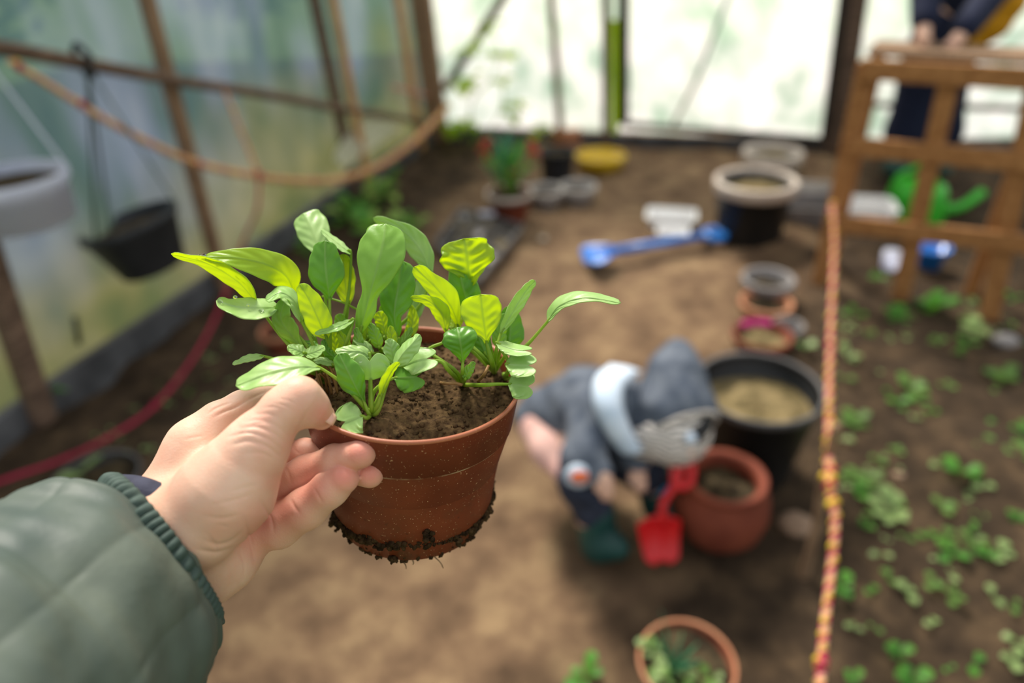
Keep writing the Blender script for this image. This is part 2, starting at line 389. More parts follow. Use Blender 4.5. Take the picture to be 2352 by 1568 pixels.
M['film_f'] = film_mat('bright_film', [(0.32, srgb(176, 204, 186)), (0.46, srgb(232, 240, 234)), (0.6, srgb(255, 255, 254))], 4.5, 0.92, 0.14)
def film(name, a, b_, z0, z1, off, mt, lab, rip=0.006):
    a, b_ = Vector(a), Vector(b_); n = 90; k = 30; vs = []; d = (b_-a).normalized(); nn = Vector((d.y, -d.x, 0))
    for j in range(k+1):
        for i in range(n+1):
            p = a.lerp(b_, i/n); z = z0+(z1-z0)*j/k; s = (p-a).length
            p = p + nn*(-off + rip*math.sin(7*s+3*z)*math.sin(5*z+s)+rip*0.6*math.sin(21*s-4*z)); p.z = z; vs.append(p)
    fs = [(j*(n+1)+i, j*(n+1)+i+1, (j+1)*(n+1)+i+1, (j+1)*(n+1)+i) for j in range(k) for i in range(n)]
    o = mesh(name, vs, fs, mt); tag(o, lab, kind='structure'); return o
Lstart = gB-ldir*1.6; Fend = gD+fdir*2.6
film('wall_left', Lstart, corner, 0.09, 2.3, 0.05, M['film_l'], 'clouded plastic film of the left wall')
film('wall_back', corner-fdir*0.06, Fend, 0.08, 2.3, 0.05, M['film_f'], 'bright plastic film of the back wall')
# curb boards
cb = MB(); cb.add(*beam(Lstart+Z*0.045, corner+Z*0.045, 0.035, 0.15, ln)); 
tag(cb.build('baseboard_left', M['curb'], smooth=False), kind='structure', label='grey board along the foot of the left wall')
cb = MB(); cb.add(*beam(corner-fdir*0.05+Z*0.03, Fend+Z*0.03, 0.03, 0.10, fn))
tag(cb.build('baseboard_back', M['curb'], smooth=False), kind='structure', label='grey board along the foot of the back wall')

LP0, LPn = gA - ln*0.0, ln
def LW(px, py, off=0.0): return onplane(px, py, gA+ln*off, ln)
def FW(px, py, off=0.0): return onplane(px, py, gC+fn*off, fn)
def up_from(base, top_z, lean=Vector((0, 0, 0))): return Vector((base.x, base.y, top_z))+lean
# posts on the left wall (pixel column of foot and a point up the post)
def wall_post(fx, fy, tx, ty, wfn, wd, th, mt, name, lab, off, n, cat='post', group=None, z0=0.02, ext=1.0):
    a = wfn(fx, fy, off); b_ = wfn(tx, ty, off); d = (b_-a); a2 = a - d*max(0.0, (a.z-z0)/d.z) if a.z > z0 else a
    if ext: b2 = b_+d.normalized()*ext
    else: b2 = b_
    o = MB().add(*beam(a2, b2, wd, th, n)).build(name, mt, smooth=False, center=a2)
    return tag(o, lab, cat, group)
wall_post(492, 575, 338, 0, LW, 0.055, 0.045, M['wood'], 'timber_post', 'brown upright post between two hanging pots and the seedlings on the left film wall', 0.03, ldir)
wall_post(805, 385, 722, 0, LW, 0.05, 0.05, M['wood_old'], 'timber_post', 'dark upright post paired with a honey coloured lath on the left wall', 0.03, ldir)
wall_post(836, 372, 765, 0, LW, 0.045, 0.03, M['wood_new'], 'timber_lath', 'honey coloured upright lath beside the dark post on the left wall', 0.09, ldir, cat='lath')
wall_post(962, 300, 915, 0, LW, 0.07, 0.03, M['wood_new'], 'timber_lath', 'pale upright lath left of the thick corner post', 0.02, ldir, cat='lath')
wall_post(78, 900, -20, 610, LW, 0.07, 0.06, M['wood_old'], 'timber_post', 'dark brown post at the left edge below the white hanging pot', 0.03, ldir)
wall_post(1005, 292, 967, 0, FW, 0.14, 0.08, M['wood'], 'corner_post', 'thick brown post in the far left corner of the greenhouse', 0.06, fdir)
wall_post(1288, 312, 1266, 0, FW, 0.045, 0.04, M['wood'], 'timber_post', 'thin brown upright post right of the climbing plant on the bright wall', 0.02, fdir)
wall_post(1392, 318, 1392, 0, FW, 0.05, 0.05, M['wood_old'], 'timber_post', 'brown post just left of the lime green strip', 0.02, fdir)
wall_post(1917, 340, 1965, 0, FW, 0.13, 0.06, M['wood_old'], 'timber_post', 'wide brown post right of the plastic covered door', 0.02, fdir)
wall_post(2110, 330, 2130, 0, FW, 0.04, 0.04, M['wood_old'], 'timber_post', 'thin dark post behind the standing person', 0.02, fdir)
a = FW(1412, 305, 0.0); b_ = FW(1412, 45, 0.0)
tag(MB().add(*beam(a, b_, 0.055, 0.012, fdir)).build('sunlit_foliage_strip', M['lime'], smooth=False, center=a), 'lime strip standing in for sunlit foliage between the brown post and the dark door frame', 'strip')  # strip added in place of sunlit foliage outside the gap
# rails
a, b_ = LW(-260, 68, 0.085), LW(985, 283, 0.085)
tag(MB().add(*tube([a.lerp(b_, i/10)+Z*0.004*math.sin(i*1.7) for i in range(11)], [0.024, 0.02, 0.022, 0.018], 10)).build('pole_rail', M['wood_old'], center=a), 'long brown pole running slanted across the left film wall', 'rail')
a, b_ = FW(1022, 205, 0.10), FW(1165, -25, 0.10)
b2 = b_+(b_-a)*1.2
tag(MB().add(*tube([a, a.lerp(b2, .5)+fdir*0.01, b2], [0.030, 0.026], 8)).build('diagonal_stick', M['wood_old'], center=a), 'dark thin stick slanting up from the corner post across the bright wall', 'stick')
for i, (y0, y1, lb_) in enumerate(((238, 252, 'upper dark crossbar of the bright wall behind the wooden rack'), (330, 322, 'lower dark crossbar of the bright wall behind the wooden rack'))):
    a, b_ = FW(1935, y0, 0.06), FW(2420, y1, 0.06)
    tag(MB().add(*beam(a, b_, 0.03, 0.03, fn)).build('crossbar', M['wood_old'], smooth=False, center=a), lb_, 'crossbar')
# the film covered door: dark frame, sits just inside the film
dr = empty('door_1', FW(1440, 290)); tag(dr, 'plastic covered door with a thin blackened frame', kind='structure')
def dfr(ax, ay, bx, by, e0=0, e1=0, wd=0.03):
    a, b_ = FW(ax, ay, 0.05), FW(bx, by, 0.05); d = (b_-a).normalized()
    MB().add(*beam(a-d*e0, b_+d*e1, wd, 0.03, fn if abs(d.z) < .5 else fdir)).build('door_frame', M['wood_black'], dr, smooth=False)
dfr(1432, 284, 1432, 0, 0, 1.0, 0.07); dfr(1895, 322, 1938, 0, 0, 1.0, 0.06); dfr(1432, 284, 1895, 322, wd=.05)
a, b_ = FW(1545, 290, 0.07), FW(1665, 0, 0.07)
fs_ = MB().add(*tube([a, a.lerp(b_, .4)+fdir*0.03, b_+(b_-a)*.5], [0.012, 0.012], 8)); fs_.build('film_fold', M['film_l'], dr)
# white sheet added in place of the bright outdoor gap under the left film
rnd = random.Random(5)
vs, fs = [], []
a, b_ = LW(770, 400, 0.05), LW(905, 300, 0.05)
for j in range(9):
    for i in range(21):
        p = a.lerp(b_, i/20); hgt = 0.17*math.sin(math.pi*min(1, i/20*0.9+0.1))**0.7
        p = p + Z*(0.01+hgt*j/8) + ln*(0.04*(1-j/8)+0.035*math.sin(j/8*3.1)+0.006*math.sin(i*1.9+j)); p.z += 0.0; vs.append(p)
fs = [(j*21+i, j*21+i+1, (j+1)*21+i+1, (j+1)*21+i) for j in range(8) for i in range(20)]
tag(mesh('gap_light_sheet', vs, fs, mat('gap_light_white', srgb(246, 244, 228), None, 6, 0.4, trans=0.75), center=a), 'white sheet standing in for the bright outdoor gap under the left film by the lath', 'sheet')

# trees and hedge outside
def leaf_cloud(c, rad, n, s, mb, rnd):
    for _ in range(n):
        v = Vector((rnd.gauss(0, 1), rnd.gauss(0, 1), rnd.gauss(0, 1))).normalized()*rad*rnd.random()**0.4
        p = c+Vector((v.x, v.y, v.z)); a = Vector((rnd.gauss(0, 1), rnd.gauss(0, 1), rnd.gauss(0, 1))).normalized(); b_ = a.orthogonal().normalized()
        mb.add([p-a*s, p+b_*s*.5, p+a*s, p-b_*s*.5], [(0, 1, 2, 3)])
for i, (s_, o_, r_) in enumerate(((-0.4, 2.4, 1.05), (2.3, 3.2, 1.2), (5.2, 2.6, 1.1))):
    c = gB+ldir*s_-ln*o_; e = empty('outdoor_tree', (c.x, c.y, -0.1), ['leafy tree outside the left wall behind the white hanging pot', 'leafy tree outside the left wall behind the dark hanging pot', 'leafy tree outside the left wall near the far corner'][i], 'tree')
    MB().add(*tube([c, c+Z*0.8+ldir*0.1, c+Z*1.9], [0.09, 0.06, 0.04], 10)).build('trunk', M['bark'], e)
    mb = MB(); rr = random.Random(i); leaf_cloud(c+Z*1.7, r_, 2200, 0.07, mb, rr); mb.build('crown', M['bush'], e, smooth=False)

# ------------------------------------------------------------------ SDF modelling (camera space)
def cs(px, py, d): return np.array([(px-1176)/FPX*d, (784-py)/FPX*d, d], np.float32)
def cam2world(v): return CAM + Rv*float(v[0]) + Uv*float(v[1]) + Fv*float(v[2])
def w2c(p): p = Vector(p)-CAM; return np.array([p.dot(Rv), p.dot(Uv), p.dot(Fv)], np.float32)
def cap(X, a, b_, ra, rb):
    ba = b_-a; L2 = float(ba@ba)+1e-12
    h = np.clip(((X-a)@ba)/L2, 0, 1)
    return np.linalg.norm(X-a-h[..., None]*ba, axis=-1)-(ra+(rb-ra)*h)
def smin(a, b_, k):
    h = np.maximum(k-np.abs(a-b_), 0)/k
    return np.minimum(a, b_)-h*h*k*0.25
def chain(X, pts, k):
    """pts: camera space (x,y,z,r)"""
    d = None
    for a, b_ in zip(pts[:-1], pts[1:]):
        c = cap(X, np.array(a[:3], np.float32), np.array(b_[:3], np.float32), a[3], b_[3])
        d = c if d is None else smin(d, c, k)
    return d
def CH(*pts): return [(*cs(x, y, d), r*d/FPX) for x, y, d, r in pts]
def surface_nets(f, lo, hi, h):
    n = np.ceil((hi-lo)/h).astype(int)+1
    ax = [lo[i]+h*np.arange(n[i], dtype=np.float32) for i in range(3)]
    V = np.empty(tuple(n), np.float32)
    for i in range(0, n[0], 24):
        X = np.stack(np.meshgrid(ax[0][i:i+24], ax[1], ax[2], indexing='ij'), -1).astype(np.float32); V[i:i+24] = f(X)
    ins = V < 0; off = [(a, b_, c) for a in (0, 1) for b_ in (0, 1) for c in (0, 1)]
    sh = tuple(n-1); cnt = np.zeros(sh, np.float32); acc = np.zeros(sh+(3,), np.float32)
    sl = lambda o: tuple(slice(o[i], o[i]+n[i]-1) for i in range(3))
    for a in off:
        for axx in range(3):
            if a[axx]: continue
            b_ = list(a); b_[axx] = 1; va, vb = V[sl(a)], V[sl(b_)]; cr = (va < 0) != (vb < 0)
            tt = np.where(cr, va/(va-vb+1e-20), 0); cnt += cr
            for q in range(3): acc[..., q] += np.where(cr, a[q]+(tt if q == axx else 0), 0)
    act = cnt > 0; idx = -np.ones(sh, int); idx[act] = np.arange(act.sum())
    ijk = np.argwhere(act); verts = lo+h*(ijk+acc[act]/cnt[act][:, None])
    faces = []
    for axx in range(3):
        u, v = [(1, 2), (2, 0), (0, 1)][axx]
        s0 = [slice(None)]*3; s1 = [slice(None)]*3; s0[axx] = slice(0, -1); s1[axx] = slice(1, None)
        ch = ins[tuple(s0)] != ins[tuple(s1)]; pos = ins[tuple(s0)]
        e = np.argwhere(ch)
        e = e[(e[:, u] > 0) & (e[:, v] > 0) & (e[:, u] < n[u]-1) & (e[:, v] < n[v]-1)]
        def g(du, dv):
            q = e.copy(); q[:, u] -= du; q[:, v] -= dv; return idx[q[:, 0], q[:, 1], q[:, 2]]
        Q = np.stack([g(1, 1), g(0, 1), g(0, 0), g(1, 0)], 1); p = pos[e[:, 0], e[:, 1], e[:, 2]]
        Q[~p] = Q[~p][:, ::-1]; faces.append(Q[(Q >= 0).all(1)])
    return verts.astype(np.float32), np.concatenate(faces)
def sdf_obj(name, f, pts, h, mt, parent, pad=0.0, post=None, smooth=0):
    A = np.array([p[:3] for p in pts]); r = max(p[3] for p in pts)+pad+2*h
    v, q = surface_nets(f, (A.min(0)-r).astype(np.float32), (A.max(0)+r).astype(np.float32), h)
    if post: v, q = post(v, q)
    W = np.array([Rv, Uv, Fv]); wv = v@W+np.array(CAM)
    o = mesh(name, [], [], mt, parent); off = np.array(world_loc(parent)) if parent else 0
    me = bpy.data.meshes.new(name); me.from_pydata((wv-off).tolist(), [], q.tolist()); me.update()
    me.polygons.foreach_set('use_smooth', [True]*len(me.polygons)); me.materials.append(mt); o.data = me
    return o, v

# ------------------------------------------------------------------ the held pot
PC = P(947, 864, 0.385); PB = P(948, 1162, 0.430)
pax = (PC-PB).normalized(); PH = (PC-PB).length; RT, RB = 0.0614, 0.0472
pot = empty('potted_rocket_seedlings', PB, 'small brown plastic pot of young green rocket plants held up in front', 'potted plant')
def rad_at(h): return RB+(RT-0.0035-RB)*(h/PH)
colh = PH-0.026
prof = [(0, 0.002), (RB*0.72, 0.002), (RB*0.78, -0.001), (RB*0.93, -0.0012), (RB*0.975, 0.001), (rad_at(0.012)-0.0012, 0.0125), (rad_at(0.0135)+0.0006, 0.0150), (rad_at(0.03), 0.03)]
prof += [(rad_at(h), h) for h in np.linspace(0.04, colh-0.001, 6)]
prof += [(rad_at(colh)+0.0010, colh), (rad_at(colh)+0.0034, colh+0.0008), (RT-0.0006, PH-0.004), (RT+0.0002, PH-0.0015), (RT+0.0004, PH-0.0003), (RT-0.0006, PH+0.0004), (RT-0.0018, PH-0.0002), (RT-0.0024, PH-0.002), (RT-0.0045, PH-0.03), (RB-0.004, 0.004), (0, 0.004)]
M['pot'] = mat('brown_pot_plastic', srgb(108, 47, 26), srgb(130, 60, 34), 30, 0.42, 0.12, 260, spec=0.45, trans=0.12, tcol=srgb(200, 80, 30), bdist=0.0006)
t = M['pot'].node_tree; b = t.nodes['Principled BSDF']; tcn = [n for n in t.nodes if n.type == 'TEX_COORD'][0]
src = b.inputs['Base Color'].links[0].from_socket
specks = ramp(noise(900, 1), [(0.70, (0, 0, 0)), (0.74, (1, 1, 1))]); darks = ramp(noise(330, 2), [(0.66, (0, 0, 0)), (0.72, (1, 1, 1))])
sz = t.nodes.new('ShaderNodeSeparateXYZ'); t.links.new(tcn.outputs['Object'], sz.inputs[0])
lowm = mth('MINIMUM', mth('MAXIMUM', mth('MULTIPLY_ADD', sz.outputs['Z'], -18.0, 1.0), 0.15), 1.0)
smear = ramp(noise(70, 6, 0.7), [(0.50, (0, 0, 0)), (0.66, (0.8, 0.8, 0.8))])
c = mixc(mth('MULTIPLY', smear, lowm), src, srgb(84, 58, 38)); c = mixc(mth('MULTIPLY', darks, lowm), c, srgb(40, 26, 16)); c = mixc(specks, c, srgb(206, 158, 124))
ah = mth('ADD', mth('MULTIPLY', sz.outputs['X'], pax.x), mth('MULTIPLY_ADD', sz.outputs['Z'], pax.z, mth('MULTIPLY', sz.outputs['Y'], pax.y)))
dust = mth('MULTIPLY', mth('LESS_THAN', mth('ABSOLUTE', mth('SUBTRACT', ah, PH-0.0262)), 0.0009), ramp(noise(60, 5), [(0.35, (0, 0, 0)), (0.6, (1, 1, 1))]))
c = mixc(dust, c, srgb(176, 142, 112))
topd = mth('MULTIPLY', mth('GREATER_THAN', ah, PH-0.0016), 0.75); c = mixc(topd, c, srgb(196, 120, 86))
t.links.new(c, b.inputs['Base Color'])
MB().add(*lathe(PB, pax, prof, 128)).build('pot', M['pot'], pot)
# soil surface
su = (Vector((1, 0, 0))-pax*pax.x).normalized(); sv = pax.cross(su); SC = PB+pax*(PH-0.0095)
rs = np.random.RandomState(8)
def soilh(x, y):
    r = math.hypot(x, y); v = 0.0016*math.sin(160*x+60*y)*math.sin(140*y-40*x+1)+0.0012*math.sin(420*x-300*y)*math.sin(390*y+240*x)
    v += 0.0035*math.exp(-((x+0.012)**2+(y+0.036)**2)/0.00012)+0.003*math.exp(-((x+0.03)**2+(y-0.0)**2)/0.0003)
    return v+0.002*(1-(r/RT)**2)
vs = []; fs = []; nr, na = 60, 190
for i in range(nr+1):
    for j in range(na):
        r = (RT-0.0028)*i/nr; a = 2*math.pi*j/na; x, y = r*math.cos(a), r*math.sin(a)
        e = rs.uniform(-1, 1)*0.0005*(1 if i < nr else 0)
        vs.append(SC+su*x+sv*y+pax*(soilh(x, y)+e))
for i in range(nr):
    for j in range(na): fs.append((i*na+j, (i+1)*na+j, (i+1)*na+(j+1) % na, i*na+(j+1) % na))
soil = mesh('soil', vs, fs, M['soil_pot'], pot)
def onsoil(px, py):
    r = ray(px, py); p = CAM+r*((SC-CAM).dot(pax)/r.dot(pax)); q = p-SC
    return p+pax*soilh(q.dot(su), q.dot(sv))
# soil crumbs (uncountable)
cm = MB(); rnd = random.Random(2)
for _ in range(420):
    a = rnd.uniform(0, 6.28); r = (RT-0.005)*math.sqrt(rnd.random()); x, y = r*math.cos(a), r*math.sin(a)
    s = rnd.uniform(0.0005, 0.0017); cm.add(*sphere(SC+su*x+sv*y+pax*(soilh(x, y)+s*0.3), s, 6, (1, 1, .8), rnd, 0.3))
tag(cm.build('soil_crumbs', M['soil_pot'], pot), kind='stuff')
# dirt stuck round the base groove
dm = MB(); rnd = random.Random(4)
for k in range(620):
    a = rnd.uniform(0, 6.28); hh = 0.0135+rnd.gauss(0, 0.0016)+0.002*math.sin(3*a)
    thick = 0.5+0.8*abs(math.sin(a*1.7+0.6)); d = (su*math.cos(a)+sv*math.sin(a)); s = rnd.uniform(0.0006, 0.0021)*thick
    dm.add(*sphere(PB+pax*hh+d*(rad_at(hh)-0.0006+rnd.random()*0.0016*thick), s, 7, (1, 1, .8), rnd, 0.35))
for k in range(260):
    a = rnd.uniform(0, 6.28); hh = rnd.uniform(-0.001, 0.004); d = su*math.cos(a)+sv*math.sin(a); s = rnd.uniform(0.0006, 0.0018)
    dm.add(*sphere(PB+pax*hh+d*(RB*0.965), s, 6, (1, 1, .8), rnd, 0.35))
cl = onp = None
for (px, py, dd, rr_, n) in ((778, 1182, .425, .0035, 30), (790, 1222, .42, .003, 22), (800, 1235, .418, .0025, 16), (1128, 1150, .42, .002, 14), (1118, 1172, .415, .003, 24), (985, 1245, .372, .0032, 30), (905, 1290, .39, .002, 14), (1060, 1250, .39, .0022, 12), (1136, 1130, .425, .0012, 4)):
    c = P(px, py, dd)
    # pull the clump on to the pot wall
    q = c-PB; hh = max(0.002, min(0.03, q.dot(pax))); rd = (q-pax*q.dot(pax)); c = PB+pax*hh+rd.normalized()*(rad_at(hh)+0.0004)
    for _ in range(n):
        o = Vector((rnd.gauss(0, 1), rnd.gauss(0, 1), rnd.gauss(0, 1)))*rr_*0.55; dm.add(*sphere(c+o, rnd.uniform(0.0007, 0.0018), 7, (1, 1, 1), rnd, 0.35))
tag(dm.build('dirt_crust', M['dirt'], pot), kind='stuff', label='dark wet dirt stuck round the foot of the pot')
for pts in (((980, 1262, .40), (1000, 1280, .40), (1012, 1292, .40), (1018, 1304, .402)), ((925, 1288, .40), (932, 1298, .40), (933, 1306, .4)), ((945, 1280, .395), (950, 1292, .395), (948, 1296, .395))):
    MB().add(*tube(catmull([P(*p) for p in pts], 10), [0.0005, 0.0003], 6)).build('root_hair', M['root'], pot)

# ------------------------------------------------------------------ leaves
PROF = {'spat': [0.10, 0.22, 0.45, 0.72, 0.92, 1.0, 0.96, 0.82, 0.56, 0.0],
        'broad': [0.12, 0.45, 0.80, 0.98, 1.0, 0.93, 0.78, 0.58, 0.34, 0.0],
        'fan': [0.08, 0.18, 0.36, 0.58, 0.78, 0.93, 1.0, 0.98, 0.80, 0.0],
        'oval': [0.15, 0.55, 0.82, 0.96, 1.0, 0.98, 0.9, 0.74, 0.5, 0.0],
        'lobed': [0.12, 0.30, 0.40, 0.36, 0.72, 0.95, 1.0, 0.95, 0.74, 0.0],
        'heart': None}
def cr1(arr, s):
    n = len(arr)-1; x = min(max(s*n, 0), n-1e-6); k = int(x); u = x-k
    a = arr[max(k-1, 0)]; b_ = arr[k]; c = arr[k+1]; d = arr[min(k+2, n)]
    return 0.5*((2*b_)+(c-a)*u+(2*a-5*b_+4*c-d)*u*u+(3*b_-a-3*c+d)*u**3)
def leaf_mesh(mids, wl, wr, zl, zr, kind, seed, ruf=1.0, curl=0.0, nu=36, nv=23, toP=None):
    """mids: (px,py,depth) base -> tip; widths in px; zl/zr = depth offset in mm of the edges; returns verts, faces, vein values"""
    rnd = random.Random(seed); c = catmull([Vector(m_) for m_ in mids], nu)
    ph = rnd.uniform(0, 6.28); vs = []; vein = []; nv2 = nv//2
    L = sum((c[i+1]-c[i]).xy.length for i in range(nu))
    for i in range(nu+1):
        s = i/nu; tg = (c[min(i+1, nu)]-c[max(i-1, 0)]).xy
        tg = tg.normalized() if tg.length > 1e-6 else Vector((0, -1))
        lf = Vector((tg.y, -tg.x))
        if kind == 'heart':
            # two round lobes with a notch at the tip: the end rows pull forwards at half width
            f = 0.10+0.90*math.sin(min(1, s*1.35)*math.pi/2)**0.8
        else:
            s2 = s**0.9 if s < 0.999 else 1.0
            f = cr1(PROF[kind], s2)
            if s > 0.86: f = cr1(PROF[kind], 0.86)*math.sqrt(max(0, 1-((s-0.86)/0.14)**2))
        for j in range(-nv2, nv2+1):
            v = j/nv2; side = -v; wpx = (wl if v < 0 else wr)*f*(1.16 if kind == 'heart' else 1.0)
            if kind == 'heart':                      # two round lobes with a notch between them
                av = abs(v); A = 0.74+0.26*math.sin(min(1, av/0.42)*math.pi/2) if av < 0.42 else 0.42+0.58*math.sqrt(max(0, 1-((av-0.42)/0.58)**2))
                g_ = s*A*nu; k_ = min(int(g_), nu-1); q = c[k_].lerp(c[k_+1], g_-k_)
            else: q = c[i].copy()
            off = lf*(-v)*wpx; x = q.x+off.x; y = q.y+off.y
            edge = abs(v)
            wav = ruf*0.9*math.sin(s*13+ph+(2.1 if v > 0 else 0))*edge**2*min(1, wpx/20)+ruf*0.45*math.sin(s*29+ph*2)*edge**3
            x += lf.x*wav*1.4; y += lf.y*wav*1.4
            zz = (zl if v < 0 else zr)*abs(v)**1.25*(0.35+0.65*f) + curl*v*v
            vv = min(edge/0.035, 1); mid = max(0, 1-edge*14*(0.35+0.65*f))
            lat = abs(((s*5.2-edge*1.1-0.35*edge*edge+(0.35 if v > 0 else 0)) % 1.0)-0.5)   # side veins
            lv = max(0, 1-(0.5-lat)*22)*(1-edge/0.8) if (edge > 0.03 and edge < 0.8 and kind != 'heart') else 0
            ven = max(mid, 0.45*lv, 0.9 if edge > 0.95 else 0)
            puck = ruf*(0.28 if kind != 'heart' else 0.0)*math.cos((s*5.2-edge*1.1-0.35*edge*edge+(0.35 if v > 0 else 0))*2*math.pi)*math.sin(min(1, edge)*math.pi)
            d = q.z+(zz+wav*0.8+puck-0.35*mid)/1000.0
            vs.append((x, y, d)); vein.append(ven)
    W = 2*nv2+1; fs = []
    for i in range(nu):
        for j in range(W-1): fs.append((i*W+j, i*W+j+1, (i+1)*W+j+1, (i+1)*W+j))
    return [P(*p) for p in vs], fs, vein
def make_leaf(parent, mids, wl, wr, zl=0, zr=0, kind='spat', mt='g', seed=0, ruf=1.0, curl=0.0):
    vs, fs, vein = leaf_mesh(mids, wl, wr, zl, zr, kind, seed, ruf, curl)
    o = mesh('leaf', vs, fs, LM[mt], parent)
    at = o.data.attributes.new('vein', 'FLOAT', 'POINT'); at.data.foreach_set('value', vein)
    sm = o.modifiers.new('thickness', 'SOLIDIFY'); sm.thickness = 0.00035; sm.offset = 0
    return o
seedn = [0]
def seedling(crown, leaves, extra=()):
    """crown (px,py); leaves: dicts. The stem mesh is the part, the leaves its sub-parts."""
    cr = onsoil(*crown); mb = MB()
    mb.add(*tube([cr-pax*0.004, cr+pax*0.002, cr+pax*0.004], [0.0016, 0.0014], 8))
    def petiole(path, r0=0.0011, r1=0.0008):
        pts = [cr]+path; mb.add(*tube(catmull(pts, 18), [r0*1.15, r0, r1, r1], 8))
    for lf in leaves:
        b0 = Vector(lf['m'][0]); m1 = Vector(lf['m'][1]); path = [P(*p) for p in lf.get('via', [])]
        endp = P(b0.x*0.75+m1.x*0.25, b0.y*0.75+m1.y*0.25, b0.z*0.75+m1.z*0.25+0.0004)
        petiole(path+[P(*b0), endp], lf.get('r', 0.0011), lf.get('r', 0.0011)*0.7)
    for e in extra: petiole([P(*p) for p in e], 0.0009, 0.0006)
    st = mb.build('seedling', M['stem'], pot)
    for lf in leaves:
        seedn[0] += 1
        make_leaf(st, lf['m'], lf['w'][0], lf['w'][1], lf.get('z', (0, 0))[0], lf.get('z', (0, 0))[1], lf.get('k', 'spat'), lf.get('c', 'g'), seedn[0], lf.get('ruf', 1.0), lf.get('curl', 0))
    return st
def lf(m_, w_, z=(0, 0), k='spat', c='g', **kw): return dict(m=m_, w=w_, z=z, k=k, c=c, **kw)

s1 = seedling((742, 882), [
    lf([(590, 697, .378), (548, 648, .372), (478, 606, .366), (393, 583, .362)], (20, 20), (4, -9), 'broad', 'y', via=[(690, 820, .375), (640, 765, .378)]),
    lf([(676, 676, .388), (657, 634, .380), (610, 607, .370), (540, 592, .364), (470, 590, .362)], (36, 36), (-4, 4), 'broad', 'y', via=[(725, 800, .39), (700, 730, .39)]),
    lf([(640, 706, .374), (598, 706, .366), (546, 704, .360), (497, 690, .357)], (27, 22), (-10, 10), 'oval', 'c', via=[(715, 810, .378), (672, 755, .378)]),
    lf([(692, 738, .372), (676, 692, .368), (645, 672, .366), (611, 690, .362)], (17, 17), (-6, 8), 'oval', 'c', via=[(735, 830, .378), (712, 775, .375)]),
    lf([(700, 806, .378), (668, 768, .374), (645, 730, .37), (656, 684, .366)], (22, 26), (3, -4), 'spat', 'g'),
    lf([(750, 778, .375), (732, 735, .370), (712, 692, .366), (688, 652, .362)], (32, 30), (0, 3), 'oval', 'y', via=[(748, 830, .378)]),
    lf([(725, 782, .385), (706, 748, .384), (688, 722, .383), (668, 700, .382)], (9, 9), (3, 0), 'spat', 'g'),
])
s2 = seedling((760, 868), [
    lf([(740, 614, .398), (730, 566, .402), (714, 522, .407), (697, 490, .412)], (36, 40), (2, 6), 'fan', 'c', via=[(756, 790, .395), (748, 690, .395)]),
    lf([(757, 690, .382), (752, 650, .379), (747, 600, .378), (747, 553, .379)], (41, 42), (2, 2), 'spat', 'd', via=[(758, 790, .38)]),
    lf([(806, 583, .39), (772, 556, .392), (736, 527, .394)], (9, 9), (-6, 6), 'oval', 'c', via=[(775, 790, .395), (800, 680, .393)]),
    lf([(800, 700, .396), (793, 652, .394), (790, 612, .391), (788, 583, .388)], (27, 24), (0, 0), 'oval', 'y', via=[(785, 790, .396)]),
    lf([(812, 735, .37), (772, 752, .372), (723, 766, .368)], (9, 9), (-4, 4), 'oval', 'c', via=[(790, 800, .374)]),
    lf([(790, 800, .392), (786, 755, .392), (780, 720, .391)], (22, 20), (0, 0), 'oval', 'g'),
    lf([(775, 815, .386), (768, 776, .385), (772, 742, .384)], (13, 13), (0, 0), 'oval', 'y'),
])
s3 = seedling((824, 800), [
    lf([(826, 765, .378), (846, 690, .372), (867, 610, .368), (880, 556, .370), (886, 514, .375)], (52, 55), (3, 3), 'lobed', 'g', via=[(822, 785, .384)], r=0.0014),
    lf([(990, 630, .402), (966, 575, .404), (925, 530, .408), (858, 500, .413)], (26, 27), (6, -3), 'broad', 'c', via=[(900, 760, .402), (965, 700, .402)]),
    lf([(845, 778, .388), (838, 740, .388), (842, 700, .387)], (22, 16), (0, 0), 'oval', 'y'),
    lf([(866, 775, .398), (880, 735, .397), (878, 700, .396)], (14, 14), (0, 0), 'oval', 'g'),
], extra=[[(850, 740, .392), (800, 700, .395), (740, 680, .398)], [(880, 770, .396), (930, 800, .39)]])
s4 = seedling((915, 795), [
    lf([(912, 775, .388), (906, 722, .384), (914, 662, .383), (922, 598, .386)], (42, 40), (3, 3), 'lobed', 'd', via=[(913, 785, .39)]),
    lf([(933, 775, .395), (948, 742, .395), (944, 700, .394)], (13, 15), (0, 0), 'oval', 'y'),
    lf([(885, 778, .39), (880, 742, .39), (868, 716, .389)], (17, 14), (0, 0), 'fan', 'y'),
    lf([(935, 760, .402), (962, 690, .404), (975, 640, .404), (985, 600, .406)], (18, 18), (0, 0), 'oval', 'c'),
])
s4b = seedling((880, 812), [
    lf([(872, 800, .384), (862, 770, .381), (850, 742, .380)], (15, 14), (1, 1), 'oval', 'g'),
    lf([(893, 806, .384), (900, 778, .381), (896, 748, .380)], (12, 13), (1, 1), 'oval', 'y'),
    lf([(905, 800, .386), (930, 780, .383), (946, 752, .382)], (11, 11), (2, 0), 'oval', 'g'),
    lf([(858, 812, .380), (836, 792, .377), (812, 780, .376)], (10, 10), (-3, 3), 'oval', 'c')])
s4c = seedling((800, 835), [
    lf([(800, 815, .378), (792, 786, .376), (776, 760, .375)], (13, 12), (1, 1), 'oval', 'y'),
    lf([(812, 818, .378), (822, 786, .376), (818, 752, .375)], (12, 13), (1, 1), 'oval', 'g'),
    lf([(778, 826, .376), (752, 808, .374), (742, 780, .373)], (11, 10), (1, 1), 'oval', 'd'),
    lf([(770, 838, .374), (740, 828, .371), (716, 832, .370)], (9, 8), (-3, 3), 'oval', 'c')])
